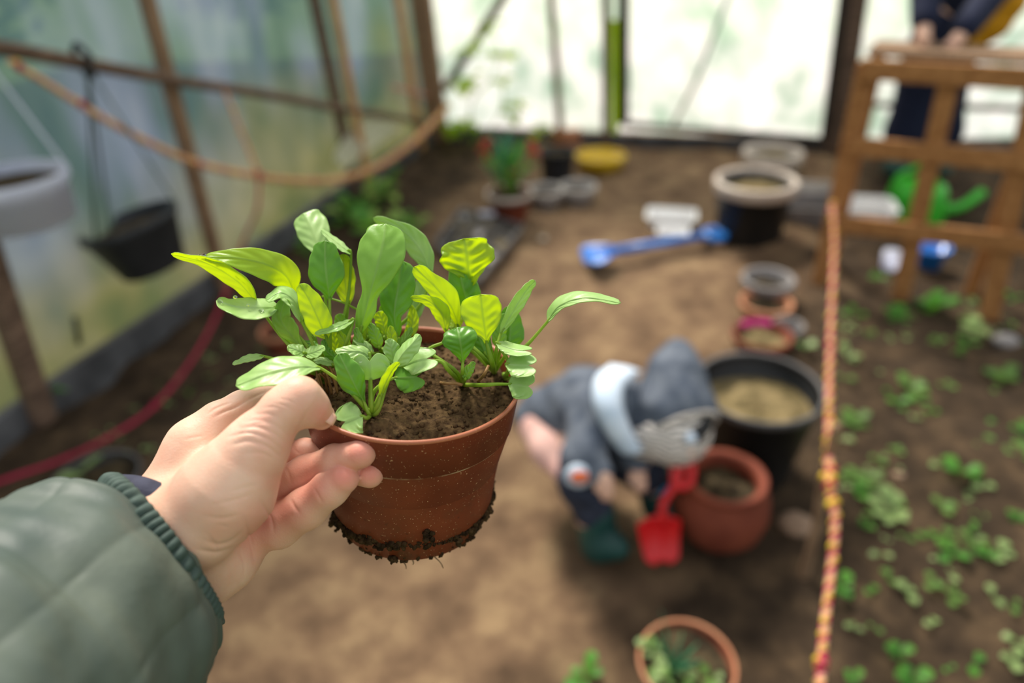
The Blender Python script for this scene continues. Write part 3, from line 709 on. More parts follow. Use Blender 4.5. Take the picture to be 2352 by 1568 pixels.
s5 = seedling((1062, 884), [
    lf([(1063, 832, .362), (1060, 803, .358), (1056, 778, .356), (1050, 752, .360)], (40, 40), (2, 2), 'fan', 'd', via=[(1062, 856, .364)]),
    lf([(1068, 872, .366), (1076, 852, .364), (1090, 831, .363)], (12, 11), (0, 0), 'oval', 'g'),
    lf([(926, 842, .358), (958, 828, .354), (1004, 820, .352)], (26, 24), (6, -6), 'heart', 'c', via=[(1030, 850, .362), (1005, 828, .358)]),
    lf([(1168, 882, .356), (1200, 884, .352), (1226, 888, .350)], (30, 28), (6, -5), 'heart', 'c', via=[(1110, 884, .364), (1140, 882, .36)]),
    lf([(1026, 764, .382), (1014, 720, .378), (985, 692, .374), (943, 683, .37)], (17, 20), (2, -2), 'broad', 'y', via=[(1045, 850, .375), (985, 805, .38), (1020, 785, .382)]),
])
s6 = seedling((1135, 862), [
    lf([(1056, 755, .386), (1036, 704, .378), (1002, 662, .372), (950, 613, .366)], (25, 31), (2, -2), 'spat', 'y', via=[(1110, 820, .382), (1075, 785, .386)]),
    lf([(1078, 710, .398), (1064, 662, .394), (1048, 593, .392)], (34, 36), (2, 2), 'oval', 'd', via=[(1120, 800, .392)]),
    lf([(1118, 790, .372), (1113, 752, .368), (1108, 716, .365), (1104, 676, .362)], (50, 45), (-1, -1), 'fan', 'y', via=[(1130, 830, .373)], r=0.0014),
    lf([(1080, 660, .398), (1076, 622, .392), (1072, 585, .388), (1066, 548, .386)], (62, 62), (0, -4), 'fan', 'y', via=[(1125, 790, .398), (1100, 720, .40)], ruf=3.0),
    lf([(1117, 818, .388), (1100, 775, .388), (1084, 732, .388)], (24, 24), (2, 2), 'oval', 'd'),
    lf([(1150, 765, .376), (1180, 712, .374), (1208, 668, .372), (1229, 644, .370)], (15, 15), (-5, 3), 'oval', 'c', via=[(1138, 815, .376)]),
    lf([(1168, 804, .392), (1172, 758, .392), (1172, 702, .392)], (34, 32), (2, 2), 'oval', 'd'),
    lf([(1150, 800, .39), (1146, 762, .388), (1158, 720, .386)], (18, 18), (2, 2), 'oval', 'g'),
    lf([(1040, 760, .40), (1045, 730, .402), (1030, 692, .404)], (18, 18), (2, 2), 'oval', 'y'),
])
s7 = seedling((1158, 868), [
    lf([(1258, 738, .372), (1286, 702, .366), (1345, 684, .360), (1426, 696, .356)], (18, 10), (7, -3), 'oval', 'c', via=[(1190, 815, .38), (1222, 780, .377)]),
    lf([(1140, 788, .360), (1180, 802, .356), (1222, 806, .352)], (11, 13), (7, -5), 'heart', 'c', via=[(1170, 835, .368)]),
    lf([(1162, 836, .356), (1196, 838, .352), (1232, 840, .350)], (24, 24), (9, -7), 'heart', 'c', via=[(1168, 850, .36)]),
    lf([(1180, 868, .362), (1200, 862, .360), (1228, 868, .358)], (16, 16), (5, -4), 'oval', 'c'),
])
s8 = seedling((852, 966), [
    lf([(832, 955, .345), (808, 962, .342), (776, 975, .340)], (33, 33), (-4, 4), 'heart', 'c', via=[(842, 960, .347)]),
    lf([(852, 872, .354), (850, 845, .350), (848, 812, .350)], (41, 41), (1, 1), 'heart', 'c', via=[(854, 930, .352)]),
    lf([(837, 925, .352), (818, 890, .347), (798, 850, .345), (778, 812, .346)], (31, 31), (1, 1), 'spat', 'd', via=[(846, 948, .352)]),
    lf([(906, 842, .353), (926, 812, .350), (946, 790, .350), (964, 768, .352)], (15, 24), (5, 1), 'oval', 'c', via=[(868, 945, .353), (886, 890, .353)]),
    lf([(874, 910, .350), (886, 880, .348), (902, 850, .347), (918, 832, .347)], (14, 6), (-3, 3), 'oval', 'y', via=[(866, 935, .352)]),
    lf([(906, 868, .358), (940, 866, .354), (974, 862, .352)], (30, 30), (5, -3), 'heart', 'd', via=[(856, 905, .358), (880, 880, .358)]),
    lf([(736, 845, .346), (690, 842, .340), (620, 856, .335), (542, 886, .332)], (32, 30), (-7, 7), 'spat', 'c', via=[(820, 915, .35), (780, 875, .348)]),
    lf([(905, 836, .362), (900, 804, .360), (893, 778, .360)], (20, 20), (1, 1), 'oval', 'c'),
    lf([(850, 820, .366), (830, 808, .364), (800, 806, .362), (770, 806, .362)], (18, 14), (-3, 3), 'oval', 'c'),
])
s9 = seedling((748, 872), [
    lf([(702, 812, .362), (684, 804, .358), (660, 796, .356)], (15, 14), (-5, 4), 'oval', 'c', via=[(725, 840, .364)]),
    lf([(700, 814, .362), (722, 808, .359), (746, 797, .357)], (14, 14), (5, -4), 'oval', 'c'),
    lf([(606, 818, .358), (572, 822, .356), (534, 836, .354)], (8, 8), (-5, 5), 'oval', 'c', via=[(700, 850, .362), (650, 830, .36)]),
    lf([(735, 800, .38), (715, 790, .38), (690, 786, .38)], (8, 8), (-3, 3), 'oval', 'd'),
])
# bare reddish stems leaning at the foot of the plants
for st_, pp in ((s6, [(1012, 888), (1022, 880, .366), (1045, 880, .366), (1062, 884, .367)]), (s6, [(1098, 880), (1112, 860, .372), (1122, 840, .374)])):
    pts = [onsoil(*pp[0])]+[P(*q) for q in pp[1:]]; MB().add(*tube(catmull(pts, 10), 0.0009, 8)).build('stem', M['stem_red'], st_)
rnd = random.Random(9)
for k in range(12):
    x0 = 735+rnd.uniform(-12, 40); a = onsoil(x0+rnd.uniform(5, 30), 905+rnd.uniform(-10, 14)); b_ = P(x0-4, 850+rnd.uniform(-20, 10), .373)
    MB().add(*tube(catmull([a, a.lerp(b_, .5)+pax*0.002, b_], 8), 0.0007, 6)).build('stem', M['stem_red'], s9 if k % 2 else s1)
# water drops on the left leaves
M['water'] = mat('water', (1, 1, 1), None, 5, 0.02, spec=0.5); M['water'].node_tree.nodes['Principled BSDF'].inputs['Transmission Weight'].default_value = 1.0
M['water'].node_tree.nodes['Principled BSDF'].inputs['IOR'].default_value = 1.33
for (x, y, d, r) in ((506, 692, .3565, 6), (540, 682, .361, 5), (600, 712, .3635, 6), (570, 700, .361, 3.5), (456, 588, .364, 5), (468, 586, .363, 6), (500, 610, .366, 4), (545, 632, .370, 4), (560, 645, .371, 3), (828, 830, .345, 3), (905, 612, .380, 3)):
    MB().add(*sphere(P(x, y, d-0.0005), r*d/FPX, 12, (1, 1, .8))).build('water_drop', M['water'], s1 if x < 700 else s8)

# ------------------------------------------------------------------ hand and sleeve
arm = empty('person', P(420, 1230, .34), "person's outstretched left hand in a quilted green jacket sleeve gripping the brown pot", 'person')
palm_ch = [CH((385, 1150, .345, 80), (452, 1030, .352, 56)),
           CH((400, 1240, .335, 92), (500, 1140, .33, 95)),
           CH((455, 1212, .322, 82), (530, 1122, .322, 96), (575, 1050, .322, 72)),
           CH((430, 1330, .345, 85), (516, 1282, .352, 66)),
           CH((300, 1260, .32, 110), (400, 1230, .335, 100)),
           CH((300, 1330, .33, 110), (430, 1300, .345, 90)),
           CH((452, 1030, .352, 54), (540, 1080, .365, 60), (600, 1150, .372, 46)),
           CH((520, 1282, .356, 56), (578, 1214, .364, 52))]
thumb_ch = CH((560, 1058, .322, 70), (604, 1000, .322, 58), (655, 940, .324, 50), (688, 914, .326, 46), (712, 936, .331, 40), (738, 956, .339, 31))
index_ch = CH((452, 1024, .354, 53), (505, 972, .358, 48), (560, 942, .366, 44), (640, 910, .384, 38), (690, 905, .408, 33), (722, 915, .432, 28))
mid_ch = CH((596, 1110, .382, 44), (640, 1060, .386, 42), (700, 1046, .378, 37), (780, 1068, .360, 34), (850, 1089, .3465, 31))
ring_ch = CH((585, 1150, .372, 46), (635, 1122, .368, 44), (705, 1086, .358, 40), (770, 1058, .346, 36), (829, 1041, .3375, 34))
pinky_ch = CH((578, 1215, .362, 50), (640, 1206, .358, 50), (705, 1166, .350, 46), (758, 1122, .342, 40), (789, 1099, .3385, 35))
allp = [p for c in palm_ch for p in c]+thumb_ch+index_ch+mid_ch+ring_ch+pinky_ch
def hand_sdf(X):
    d = chain(X, palm_ch[0], .004)
    for c in palm_ch[1:]: d = smin(d, chain(X, c, .006), .014)
    th = chain(X, thumb_ch, .005); ix = chain(X, index_ch, .004)
    f = smin(smin(chain(X, mid_ch, .004), chain(X, ring_ch, .004), .0008), chain(X, pinky_ch, .004), .0008)
    d = smin(d, ix, .007); d = smin(d, f, .006); return smin(d, th, .010)
creases = [  # px polylines, width px, depth mm
    ([(655, 1072), (664, 1092), (668, 1110)], 4, .7), ([(668, 1145), (676, 1163), (690, 1180)], 4, .8), ([(722, 1120), (731, 1138), (742, 1156)], 3.5, .6),
    ([(672, 1020), (678, 1034), (690, 1042)], 3.5, .5), ([(776, 1018), (786, 1030), (790, 1050)], 3, .2),
    ([(532, 1022), (575, 1012), (615, 1026), (645, 1050)], 4.5, .9), ([(520, 1004), (570, 994), (616, 1008), (650, 1036)], 3.6, .8), ([(548, 984), (590, 980), (628, 994), (655, 1018)], 4.2, .75),
    ([(560, 968), (600, 965), (634, 978), (658, 1000)], 3.0, .5), ([(585, 952), (615, 950), (640, 960)], 2.8, .35), ([(604, 936), (630, 934), (650, 942)], 2.6, .3), ([(560, 1042), (600, 1040), (630, 1056)], 3.6, .5),
    ([(575, 975), (605, 972), (632, 985)], 2.4, .35), ([(540, 1012), (580, 1004), (620, 1016)], 2.6, .3),
    ([(640, 915), (665, 920), (688, 934)], 2.6, .25), ([(628, 926), (655, 932), (678, 946)], 2.6, .25), ([(704, 945), (694, 970), (676, 995)], 3.5, .45),
    ([(478, 950), (500, 935), (530, 925)], 3.5, .9), ([(490, 958), (515, 945), (540, 935), (575, 915), (620, 895)], 4, 1.1),
    ([(470, 1185), (510, 1190), (550, 1180)], 5, .5), ([(480, 1160), (530, 1150), (580, 1135)], 4, .35), ([(500, 1205), (525, 1210)], 4, .4), ([(520, 1130), (560, 1120), (600, 1110)], 4, .3),
    ([(470, 1240), (500, 1250), (535, 1240), (560, 1215)], 5, .9), ([(455, 1262), (500, 1268), (540, 1255)], 5, 1.0), ([(470, 1220), (490, 1245), (500, 1265)], 4, .4),
    ([(562, 1190), (575, 1240), (585, 1290)], 5, .9), ([(600, 1150), (622, 1190), (630, 1225)], 4, .9), ([(545, 1260), (560, 1290), (560, 1330)], 4, .5), ([(520, 1280), (530, 1320), (528, 1360)], 4, .4),
    ([(420, 1010), (440, 1005), (470, 1000)], 3, .3)]
def hand_post(v, q):
    for _ in range(1):                               # one split of every quad, vertices put back on the surface
        n = len(v); e = np.sort(np.concatenate([q[:, [0, 1]], q[:, [1, 2]], q[:, [2, 3]], q[:, [3, 0]]]), 1)
        ue, inv = np.unique(e, axis=0, return_inverse=True); inv = inv.reshape(-1); m_ = len(q)
        em = (v[ue[:, 0]]+v[ue[:, 1]])/2; fc = v[q].mean(1); E = n+inv.reshape(4, m_).T; Fc = n+len(ue)+np.arange(m_)
        v = np.concatenate([v, em, fc])
        q = np.concatenate([np.stack([q[:, k], E[:, k], Fc, E[:, (k+3) % 4]], 1) for k in range(4)])
    def grad(v):
        e = 0.0006; g = np.stack([hand_sdf(v+np.eye(3, dtype=np.float32)[k]*e)-hand_sdf(v-np.eye(3, dtype=np.float32)[k]*e) for k in range(3)], 1)
        return g/(np.linalg.norm(g, axis=1, keepdims=True)+1e-9)
    for _ in range(2): v = v-grad(v)*hand_sdf(v)[:, None]
    g = grad(v); px = 1176+v[:, 0]/v[:, 2]*FPX; py = 784-v[:, 1]/v[:, 2]*FPX; face = g[:, 2] < 0.25
    disp = np.zeros(len(v), np.float32)
    for pl, wd, dm_ in creases:
        pl = [(q_.x, q_.y) for q_ in catmull([Vector((a[0], a[1], 0)) for a in pl], 10)]
        best = np.full(len(v), 1e9); tp_ = np.zeros(len(v))
        for ii, (a, b_) in enumerate(zip(pl[:-1], pl[1:])):
            a = np.array(a, float); b_ = np.array(b_, float); ba = b_-a; s = np.clip(((px-a[0])*ba[0]+(py-a[1])*ba[1])/(ba@ba), 0, 1)
            dd_ = np.hypot(px-a[0]-s*ba[0], py-a[1]-s*ba[1]); tp_ = np.where(dd_ < best, (ii+s)/10, tp_); best = np.minimum(best, dd_)
        disp += 0.6*dm_*np.sin(np.pi*np.clip(tp_, .02, .98))**.6*(np.exp(-(best/(wd*.85))**2)-0.22*np.exp(-((best-2.6*wd)/(1.6*wd))**2))
    v = v-g*(disp*face*0.001)[:, None]
    return v.astype(np.float32), q
M['skin'] = mat('skin', srgb(220, 176, 150), srgb(232, 192, 168), 40, 0.5, 0.35, 900, spec=0.35, sss=0.25, bdist=0.0005)
hand, hv = sdf_obj('hand', hand_sdf, allp, 0.00125, M['skin'], arm, 0.0, hand_post)
# pinkness of fingertips and palm side stored on the skin
px = 1176+hv[:, 0]/hv[:, 2]*FPX; py = 784-hv[:, 1]/hv[:, 2]*FPX
pk = np.zeros(len(hv), np.float32)
for (x, y, r, a_) in ((600, 1215, 75, .6), (660, 1185, 60, .6), (720, 1130, 60, .6), (790, 1095, 45, .8), (828, 1040, 45, .8), (850, 1090, 40, .8), (700, 1075, 60, .55), (690, 1035, 60, .5), (630, 1100, 50, .4), (745, 955, 40, .7), (700, 930, 40, .25), (600, 960, 40, .2), (620, 1010, 45, .25)):
    pk = np.maximum(pk, a_*.85*np.exp(-((px-x)**2+(py-y)**2)/(r*r)))
at = hand.data.attributes.new('pink', 'FLOAT', 'POINT'); at.data.foreach_set('value', pk)
t = M['skin'].node_tree; b = t.nodes['Principled BSDF']; src = b.inputs['Base Color'].links[0].from_socket
atn = t.nodes.new('ShaderNodeAttribute'); atn.attribute_name = 'pink'
tcn = [n for n in t.nodes if n.type == 'TEX_COORD'][0]
mot = ramp(noise(55, 3), [(0.4, (0, 0, 0)), (0.7, (0.35, 0.35, 0.35))])
c = mixc(mot, src, srgb(226, 150, 124)); t.links.new(mixc(atn.outputs['Fac'], c, srgb(214, 112, 98)), b.inputs['Base Color'])
M['nail'] = mat('fingernail', srgb(226, 170, 150), None, 30, 0.25, spec=0.6, sss=0.1)
nc = P(752, 944, .3345); nn_ = (-Fv*0.3+Uv*0.75+Rv*0.6).normalized(); nt_ = (Rv*0.65-Uv*0.6+Fv*0.3).normalized(); nt_ = (nt_-nn_*nt_.dot(nn_)).normalized(); ns_ = nn_.cross(nt_)
vs = []; 
for i in range(9):
    for j in range(9):
        a = (i/8-.5)*2; b_ = (j/8-.5)*2; wdt = 0.0050*math.sqrt(max(0, 1-0.55*max(0, a)**3)); vs.append(nc+nt_*(a*0.0055)+ns_*(b_*wdt)-nn_*(0.0026*b_*b_+0.0012*a*a))
MBn = MB(); MBn.add(vs, [(i*9+j, i*9+j+1, (i+1)*9+j+1, (i+1)*9+j) for i in range(8) for j in range(8)]); nail = MBn.build('thumb_nail', M['nail'], arm)
nail.modifiers.new('thickness', 'SOLIDIFY').thickness = 0.0006

# sleeve
M['sleeve'] = mat('olive_quilted_nylon', srgb(70, 82, 76), srgb(96, 104, 92), 16, 0.55, 0.35, 40, spec=0.35, bdist=0.004)
def sleeve():
    cen = [(336, 1268, .340), (320, 1282, .3385), (300, 1300, .3360), (262, 1336, .3290), (202, 1390, .3120), (106, 1470, .284), (-40, 1590, .255), (-230, 1730, .225), (-520, 1950, .19), (-1000, 2350, .15)]
    ru = [.0425, .0440, .0468, .0525, .0585, .0605, .059, .058, .059, .062]; rv_ = [.033, .034, .0355, .040, .047, .052, .052, .052, .053, .056]
    cp = catmull([P(c[0]+24, c[1], c[2]) for c in cen], 190); vs = []; n = 260; rows = len(cp)
    ref = (Rv*0.49-Uv*0.87)
    for i, p in enumerate(cp):
        tt = i/(rows-1); tg = (cp[min(i+1, rows-1)]-cp[max(i-1, 0)]).normalized()
        u = (ref-tg*ref.dot(tg)).normalized(); v = tg.cross(u); a_, b_ = interp(ru, tt), interp(rv_, tt)
        for j in range(n):
            th = 2*math.pi*j/n
            g = math.exp(-(tt/0.066)**4)*(0.0026*abs(math.sin(24*th+1.5*math.sin(5*th)))**1.5+0.0006*math.sin(83*th+1))
            gm = 0.0016*math.sin(17*th+2)*math.exp(-((tt-0.093)/0.078)**2)
            q = 0.0019*abs(math.sin(4.5*th+0.9+0.25*math.sin(9*tt)))**0.45*min(1, tt*7.7)
            fold = 0.0006*math.sin(90*tt+9*th)*math.sin(60*tt-7*th)+0.0028*math.sin(26*tt+2.2*th)*math.sin(2.3*th+1+8*tt)*min(1, tt*6.4)+0.0012*math.sin(47*tt-3*th)*min(1, tt*6.4)
            band = 0.0022*math.exp(-((tt-0.066)/0.008)**2)-0.0012*math.exp(-((tt-0.035)/0.023)**2)
            r = 1.0
            vs.append(p+u*math.cos(th)*(a_+g+gm+q+fold-band)+v*math.sin(th)*(b_+g+gm+q+fold-band))
    fs = [(i*n+j, (i+1)*n+j, (i+1)*n+(j+1) % n, i*n+(j+1) % n) for i in range(rows-1) for j in range(n)]
    return vs, fs
vs, fs = sleeve(); o = mesh('jacket_sleeve', vs, fs, M['sleeve'], arm); sm = o.modifiers.new('thickness', 'SOLIDIFY'); sm.thickness = 0.0012; sm.offset = -1
M['elastic'] = mat('gathered_cuff_cloth', srgb(58, 74, 68), srgb(76, 92, 84), 60, 0.7, 0.3, 200)
def elastic():
    pa_, pb_ = P(388, 1252, .3360), P(350, 1279, .3310); tg = (pb_-pa_).normalized(); u = (Rv*0.49-Uv*0.87); u = (u-tg*u.dot(tg)).normalized(); v = tg.cross(u); n = 480; vs = []
    for i in range(11):
        t_ = i/10; p = pa_.lerp(pb_, t_); bul = 0.0016*math.sin(math.pi*t_)
        for j in range(n):
            th = 2*math.pi*j/n; rg = 0.0011*math.sin(58*th+2.2*math.sin(7*th)+.5*t_)*(0.4+0.6*math.sin(math.pi*min(1, t_*1.1)))
            vs.append(p+u*math.cos(th)*(.0422+.0010*t_+bul+rg)+v*math.sin(th)*(.0410+.0006*t_+bul+rg))
    return vs, [(i*n+j, (i+1)*n+j, (i+1)*n+(j+1) % n, i*n+(j+1) % n) for i in range(10) for j in range(n)]
vs, fs = elastic(); o = mesh('elastic_cuff', vs, fs, M['elastic'], arm); o['label'] = 'dark green gathered elastic edge of the sleeve'
o.modifiers.new('thickness', 'SOLIDIFY').thickness = 0.001
M['cuff'] = mat('dark_navy_lining', srgb(44, 46, 62), srgb(62, 64, 82), 60, 0.8, 0.3, 200)
vs = []; n = 120
for k, (x, y, d, a_, b_) in enumerate(((376, 1250, .3430, .0380, .0350), (371, 1255, .3415, .0395, .0356), (350, 1275, .3375, .0408, .035), (320, 1303, .334, .040, .033))):
    p = P(x, y, d); tg = (P(370, 1280, .325)-P(424, 1226, .34)).normalized(); u = (Rv*0.49-Uv*0.87); u = (u-tg*u.dot(tg)).normalized(); v = tg.cross(u)
    p = p-u*0.0030
    for j in range(n):
        th = 2*math.pi*j/n; vs.append(p+u*math.cos(th)*a_+v*math.sin(th)*b_)
o = mesh('inner_cuff', vs, [(i*n+j, (i+1)*n+j, (i+1)*n+(j+1) % n, i*n+(j+1) % n) for i in range(3) for j in range(n)], M['cuff'], arm)
o.modifiers.new('thickness', 'SOLIDIFY').thickness = 0.0015

# ------------------------------------------------------------------ generic containers
def container(name, lab, cat, px, py, rpx, h, mt, rimmt=None, base=0.75, kind='pot', soilm='soil_dark', soil=0.03, group=None, rimw=0.012, wob=0.0, tilt=None, lip=0.0, parent=None, dz=0.0):
    """standing container whose rim centre is seen at px,py; returns (object, rim centre, radius)"""
    c = G(px, py, h+dz); r = rpx*depth(c)/FPX; b0 = Vector((c.x, c.y, gz(c.x, c.y)+dz if dz == 0 else dz))
    ax = Z if tilt is None else (Z+tilt).normalized(); H = h if dz == 0 else h
    e = empty(name, b0, lab, cat, group); rb = r*base; w_ = rimw
    if kind == 'belly':
        pr = [(0, 0), (rb*0.95, 0), (rb*1.12, H*0.06), (r*1.10, H*0.28), (r*1.22, H*0.52), (r*1.16, H*0.74), (r*0.99, H*0.88), (r*0.97, H*0.92), (r*1.04, H*0.96), (r*1.03, H), (r*0.92, H*1.005), (r-w_*2, H*0.97), (r-w_*2.2, H*0.80), (r*0.9, H*0.7), (0, H*0.68)]
    else:
        pr = [(0, 0), (rb, 0), (rb+0.001, 0.004), (r-w_*0.9-lip, H-w_*2.2), (r-w_*0.1, H-w_*2.0), (r, H-w_*0.5), (r-w_*0.1, H), (r-w_*0.9, H), (r-w_*1.1, H-w_*0.6), (r-w_*1.6-lip, H-soil-0.01), (0, H-soil-0.01)]
    mts = [M[mt], M[rimmt or mt]]
    v, f = lathe(b0, ax, pr, 56, wob=wob); mi = []
    n = 56; rows = len(pr)-1
    lo_, hi_ = (3, 8) if kind != 'belly' else (7, 11)
    cnt = []
    for i in range(rows):
        for j in range(n): cnt.append(1 if lo_ <= i < hi_ else 0)
    o = mesh('pot_body', v, f, None, e, mats=mts, fmat=cnt)
    if soilm:
        rr = (r-w_*1.6-lip)*0.99 if kind != 'belly' else r*0.9; hs = H-soil if kind != 'belly' else H*0.76
        rs_ = random.Random(int(px)); vs = []; fs = []
        for i in range(15):
            for j in range(40):
                q = rr*i/14; a = 2*math.pi*j/40; vs.append(b0+ax*(hs+rs_.uniform(-1, 1)*0.006*(i < 14)+0.006*math.sin(40*q+3*a))+Vector((math.cos(a)*q, math.sin(a)*q, 0)))
        for i in range(14):
            for j in range(40): fs.append((i*40+j, (i+1)*40+j, (i+1)*40+(j+1) % 40, i*40+(j+1) % 40))
        mesh('soil', vs, fs, M[soilm], e)
    return e, b0+ax*H, r

def blade(mb, base, dirv, up, L, W, droop=0.3, nseg=7, mi=0, fold=0.15):
    """one leaf with a midrib fold: base point, horizontal direction, rise"""
    d = Vector(dirv).normalized(); s = d.cross(Z)
    if s.length < 1e-4: s = Vector((1, 0, 0))
    s = s.normalized(); vs = []
    for i in range(nseg+1):
        t_ = i/nseg; w_ = W*math.sin(math.pi*min(1, 0.08+0.92*t_))**0.75*(0.35+0.65*min(1, t_*2.2)) if i < nseg else 0.0
        c = base+d*(L*t_*(1-0.15*t_))+Z*(up*L*t_-droop*L*t_*t_)
        vs += [c-s*w_+Z*fold*w_, c, c+s*w_+Z*fold*w_]
    fs = []
    for i in range(nseg): fs += [(i*3, i*3+1, i*3+4, i*3+3), (i*3+1, i*3+2, i*3+5, i*3+4)]
    mb.add(vs, fs, mi)
def rosette(name, loc, n, L, W, mt, parent=None, seed=0, stem=0.35, label=None, cat=None, group=None, up=(0.4, 1.2), mats=None):
    rnd = random.Random(seed); mb = MB(); a0 = rnd.uniform(0, 6.28)
    for k in range(n):
        a = a0+k*2.4+rnd.uniform(-.3, .3); d = Vector((math.cos(a), math.sin(a), 0)); u = rnd.uniform(*up); q = rnd.uniform(.7, 1.15)
        st = Vector(loc)+d*L*stem*0.45*q+Z*(L*stem*u*q)
        mb.add(*tube([Vector(loc)-Z*0.006, Vector(loc).lerp(st, .5)+Z*0.002, st], [W*0.09, W*0.07], 5), 0)
        blade(mb, st, d, u*0.7, L*q, W*q, 0.45, mi=(k % len(mats)) if mats else 0)
    o = mb.build(name, M[mt] if mt else None, parent, mats=[M[x] for x in mats] if mats else None, center=loc)
    return tag(o, label, cat, group)

# ------------------------------------------------------------------ pots and tubs on the soil
tub, tc_, tr_ = container('plant_tub', 'big black plastic tub of soil right behind the crouching child', 'tub', 1744, 882, 143, 0.29, 'black', 'black_rim', 0.72, soilm='soil_dry', soil=0.075, rimw=0.010)
container('plant_tub', 'black tub with a chalky pale rim by the far end of the path', 'tub', 1738, 410, 94, 0.30, 'black', 'rim_pale', 0.80, soilm='soil_dry', soil=0.055, rimw=0.026)
container('clay_pot', 'round bellied terracotta pot in front of the crouching child', 'flower pot', 1668, 1086, 92, 0.215, 'terracotta', 'terracotta', 0.62, kind='belly', rimw=0.009)
alo, ac_, ar_ = container('succulent_pot', 'thin rimmed terracotta pot with spiky succulent leaves at the bottom edge', 'potted plant', 1580, 1508, 113, 0.13, 'terracotta', 'terracotta_pale', 0.72, rimw=0.007, soil=0.02)
container('flower_pot', 'grey rimmed round pot, farthest of the row beside the path', 'flower pot', 1766, 634, 60, 0.10, 'grey', 'grey', 0.72, soilm='soil_dark', rimw=0.018, soil=0.04)
container('flower_pot', 'pinkish clay pot directly in front of the grey rimmed round pot', 'flower pot', 1762, 686, 60, 0.075, 'terracotta_pale', 'terracotta_pale', 0.72, rimw=0.014)
pk_, pc_, pr_ = container('flower_pot', 'terracotta pot with a bright pink inner edge behind the big black tub', 'flower pot', 1752, 764, 68, 0.09, 'terracotta', 'terracotta', 0.72, soilm='soil_dry', rimw=0.012)
pv = []; 
for i in range(13):
    a = R(50)+R(80)*i/12
    for (rr, hh) in ((pr_-0.016, 0.002), (pr_-0.012, 0.006), (pr_-0.030, -0.012), (pr_-0.034, -0.010)): pv.append(pc_+Vector((math.cos(a)*rr, math.sin(a)*rr, hh)))
mesh('pink_band', pv, [(i*4+j, i*4+(j+1) % 4, (i+1)*4+(j+1) % 4, (i+1)*4+j) for i in range(12) for j in range(4)], M['pink'], pk_)
container('flower_pot', 'small grey empty pot tucked right of the pink edged pot', 'flower pot', 1812, 742, 36, 0.07, 'grey', 'grey', 0.75, soilm=None, rimw=0.009, soil=0.05)
container('plastic_ring_pot', 'wide pale rimmed pot behind the black tub, close to the back wall', 'flower pot', 1776, 345, 68, 0.12, 'grey', 'rim_pale', 0.85, rimw=0.035, soilm='soil_dry')
fp, fc, fr_ = container('geranium_pot', 'terracotta pot of green leaves and red flowers by the black seedling tray', 'potted plant', 1170, 440, 54, 0.15, 'terracotta', 'rim_pale', 0.70, rimw=0.012)
container('flower_pot', 'grey plastic pot right beside the potted red flowers', 'flower pot', 1252, 428, 44, 0.10, 'grey', 'pale_grey', 0.75, rimw=0.018)
container('flower_pot', 'pale grey pot, right of the two by the potted red flowers', 'flower pot', 1328, 420, 44, 0.10, 'grey', 'pale_grey', 0.75, rimw=0.022)
container('flower_pot', 'dark blue black pot standing against the back wall left of the yellow bowl', 'flower pot', 1280, 340, 43, 0.22, 'charcoal', 'black', 0.78, rimw=0.01)
container('flower_pot', 'brownish upturned pot at the foot of the thin post on the back wall', 'flower pot', 1302, 297, 32, 0.10, 'terracotta_pale', 'terracotta_pale', 1.1, rimw=0.01, soilm=None, soil=0.004)
container('yellow_bowl', 'shiny yellow bowl with a pale rim near the back wall', 'bowl', 1380, 350, 58, 0.09, 'yellow', 'yellow', 0.45, soilm=None, rimw=0.012, soil=0.07)
container('flower_pot', 'small blurred terracotta pot on the left bed behind the held plant', 'flower pot', 640, 752, 46, 0.10, 'terracotta', 'terracotta_pale', 0.7, rimw=0.01)
container('flower_pot', 'black pot with two pale green leaves behind the jacket sleeve', 'potted plant', 215, 1092, 98, 0.10, 'black', 'black_rim', 0.7, rimw=0.008)
c = G(180, 1068, .13); mb = MB(); blade(mb, c-Vector((.02, 0, .03)), Rv+Uv*0.45, 0.25, .11, .018, .1); blade(mb, c-Vector((0, 0, .04)), -Rv-Uv*.15, 0.2, .10, .02, .15)
tag(mb.build('seedling_plant', M['sprout_p'], center=c-Z*0.04), 'two pale green strap leaves growing above the jacket sleeve', 'seedling')

# succulents
rnd = random.Random(3)
for k in range(9):
    a = 2.1+k*0.75; d = Vector((math.cos(a), math.sin(a), 0)); mb = MB(); u = 1.5 if k < 5 else .8
    p0 = ac_-Z*0.03+Vector((-0.03, -0.01, 0)); p1 = p0+d*0.02+Z*0.05*u; p2 = p0+d*0.05+Z*0.10*u
    mb.add(*tube(catmull([p0, p1, p2], 8), [0.008, 0.007, 0.0045, 0.0006], 8, flat=.5)); mb.build('succulent_leaf', M['aloe'], alo)
for k in range(6):
    a = rnd.uniform(2.6, 5.6); q = rnd.uniform(.3, .85)*ar_; c = ac_+Vector((math.cos(a)*q, math.sin(a)*q, -0.016))
    rosette('sprout', c, 4, .03, .011, None, alo, seed=k, mats=['sprout', 'sprout_p'], up=(.6, 1.2))
rosette('seedling_plant', GG(1345, 1566)+Z*0.005, 6, .05, .014, 'sprout_d', seed=4, label='low green plant at the bottom edge left of the succulent pot', cat='seedling')

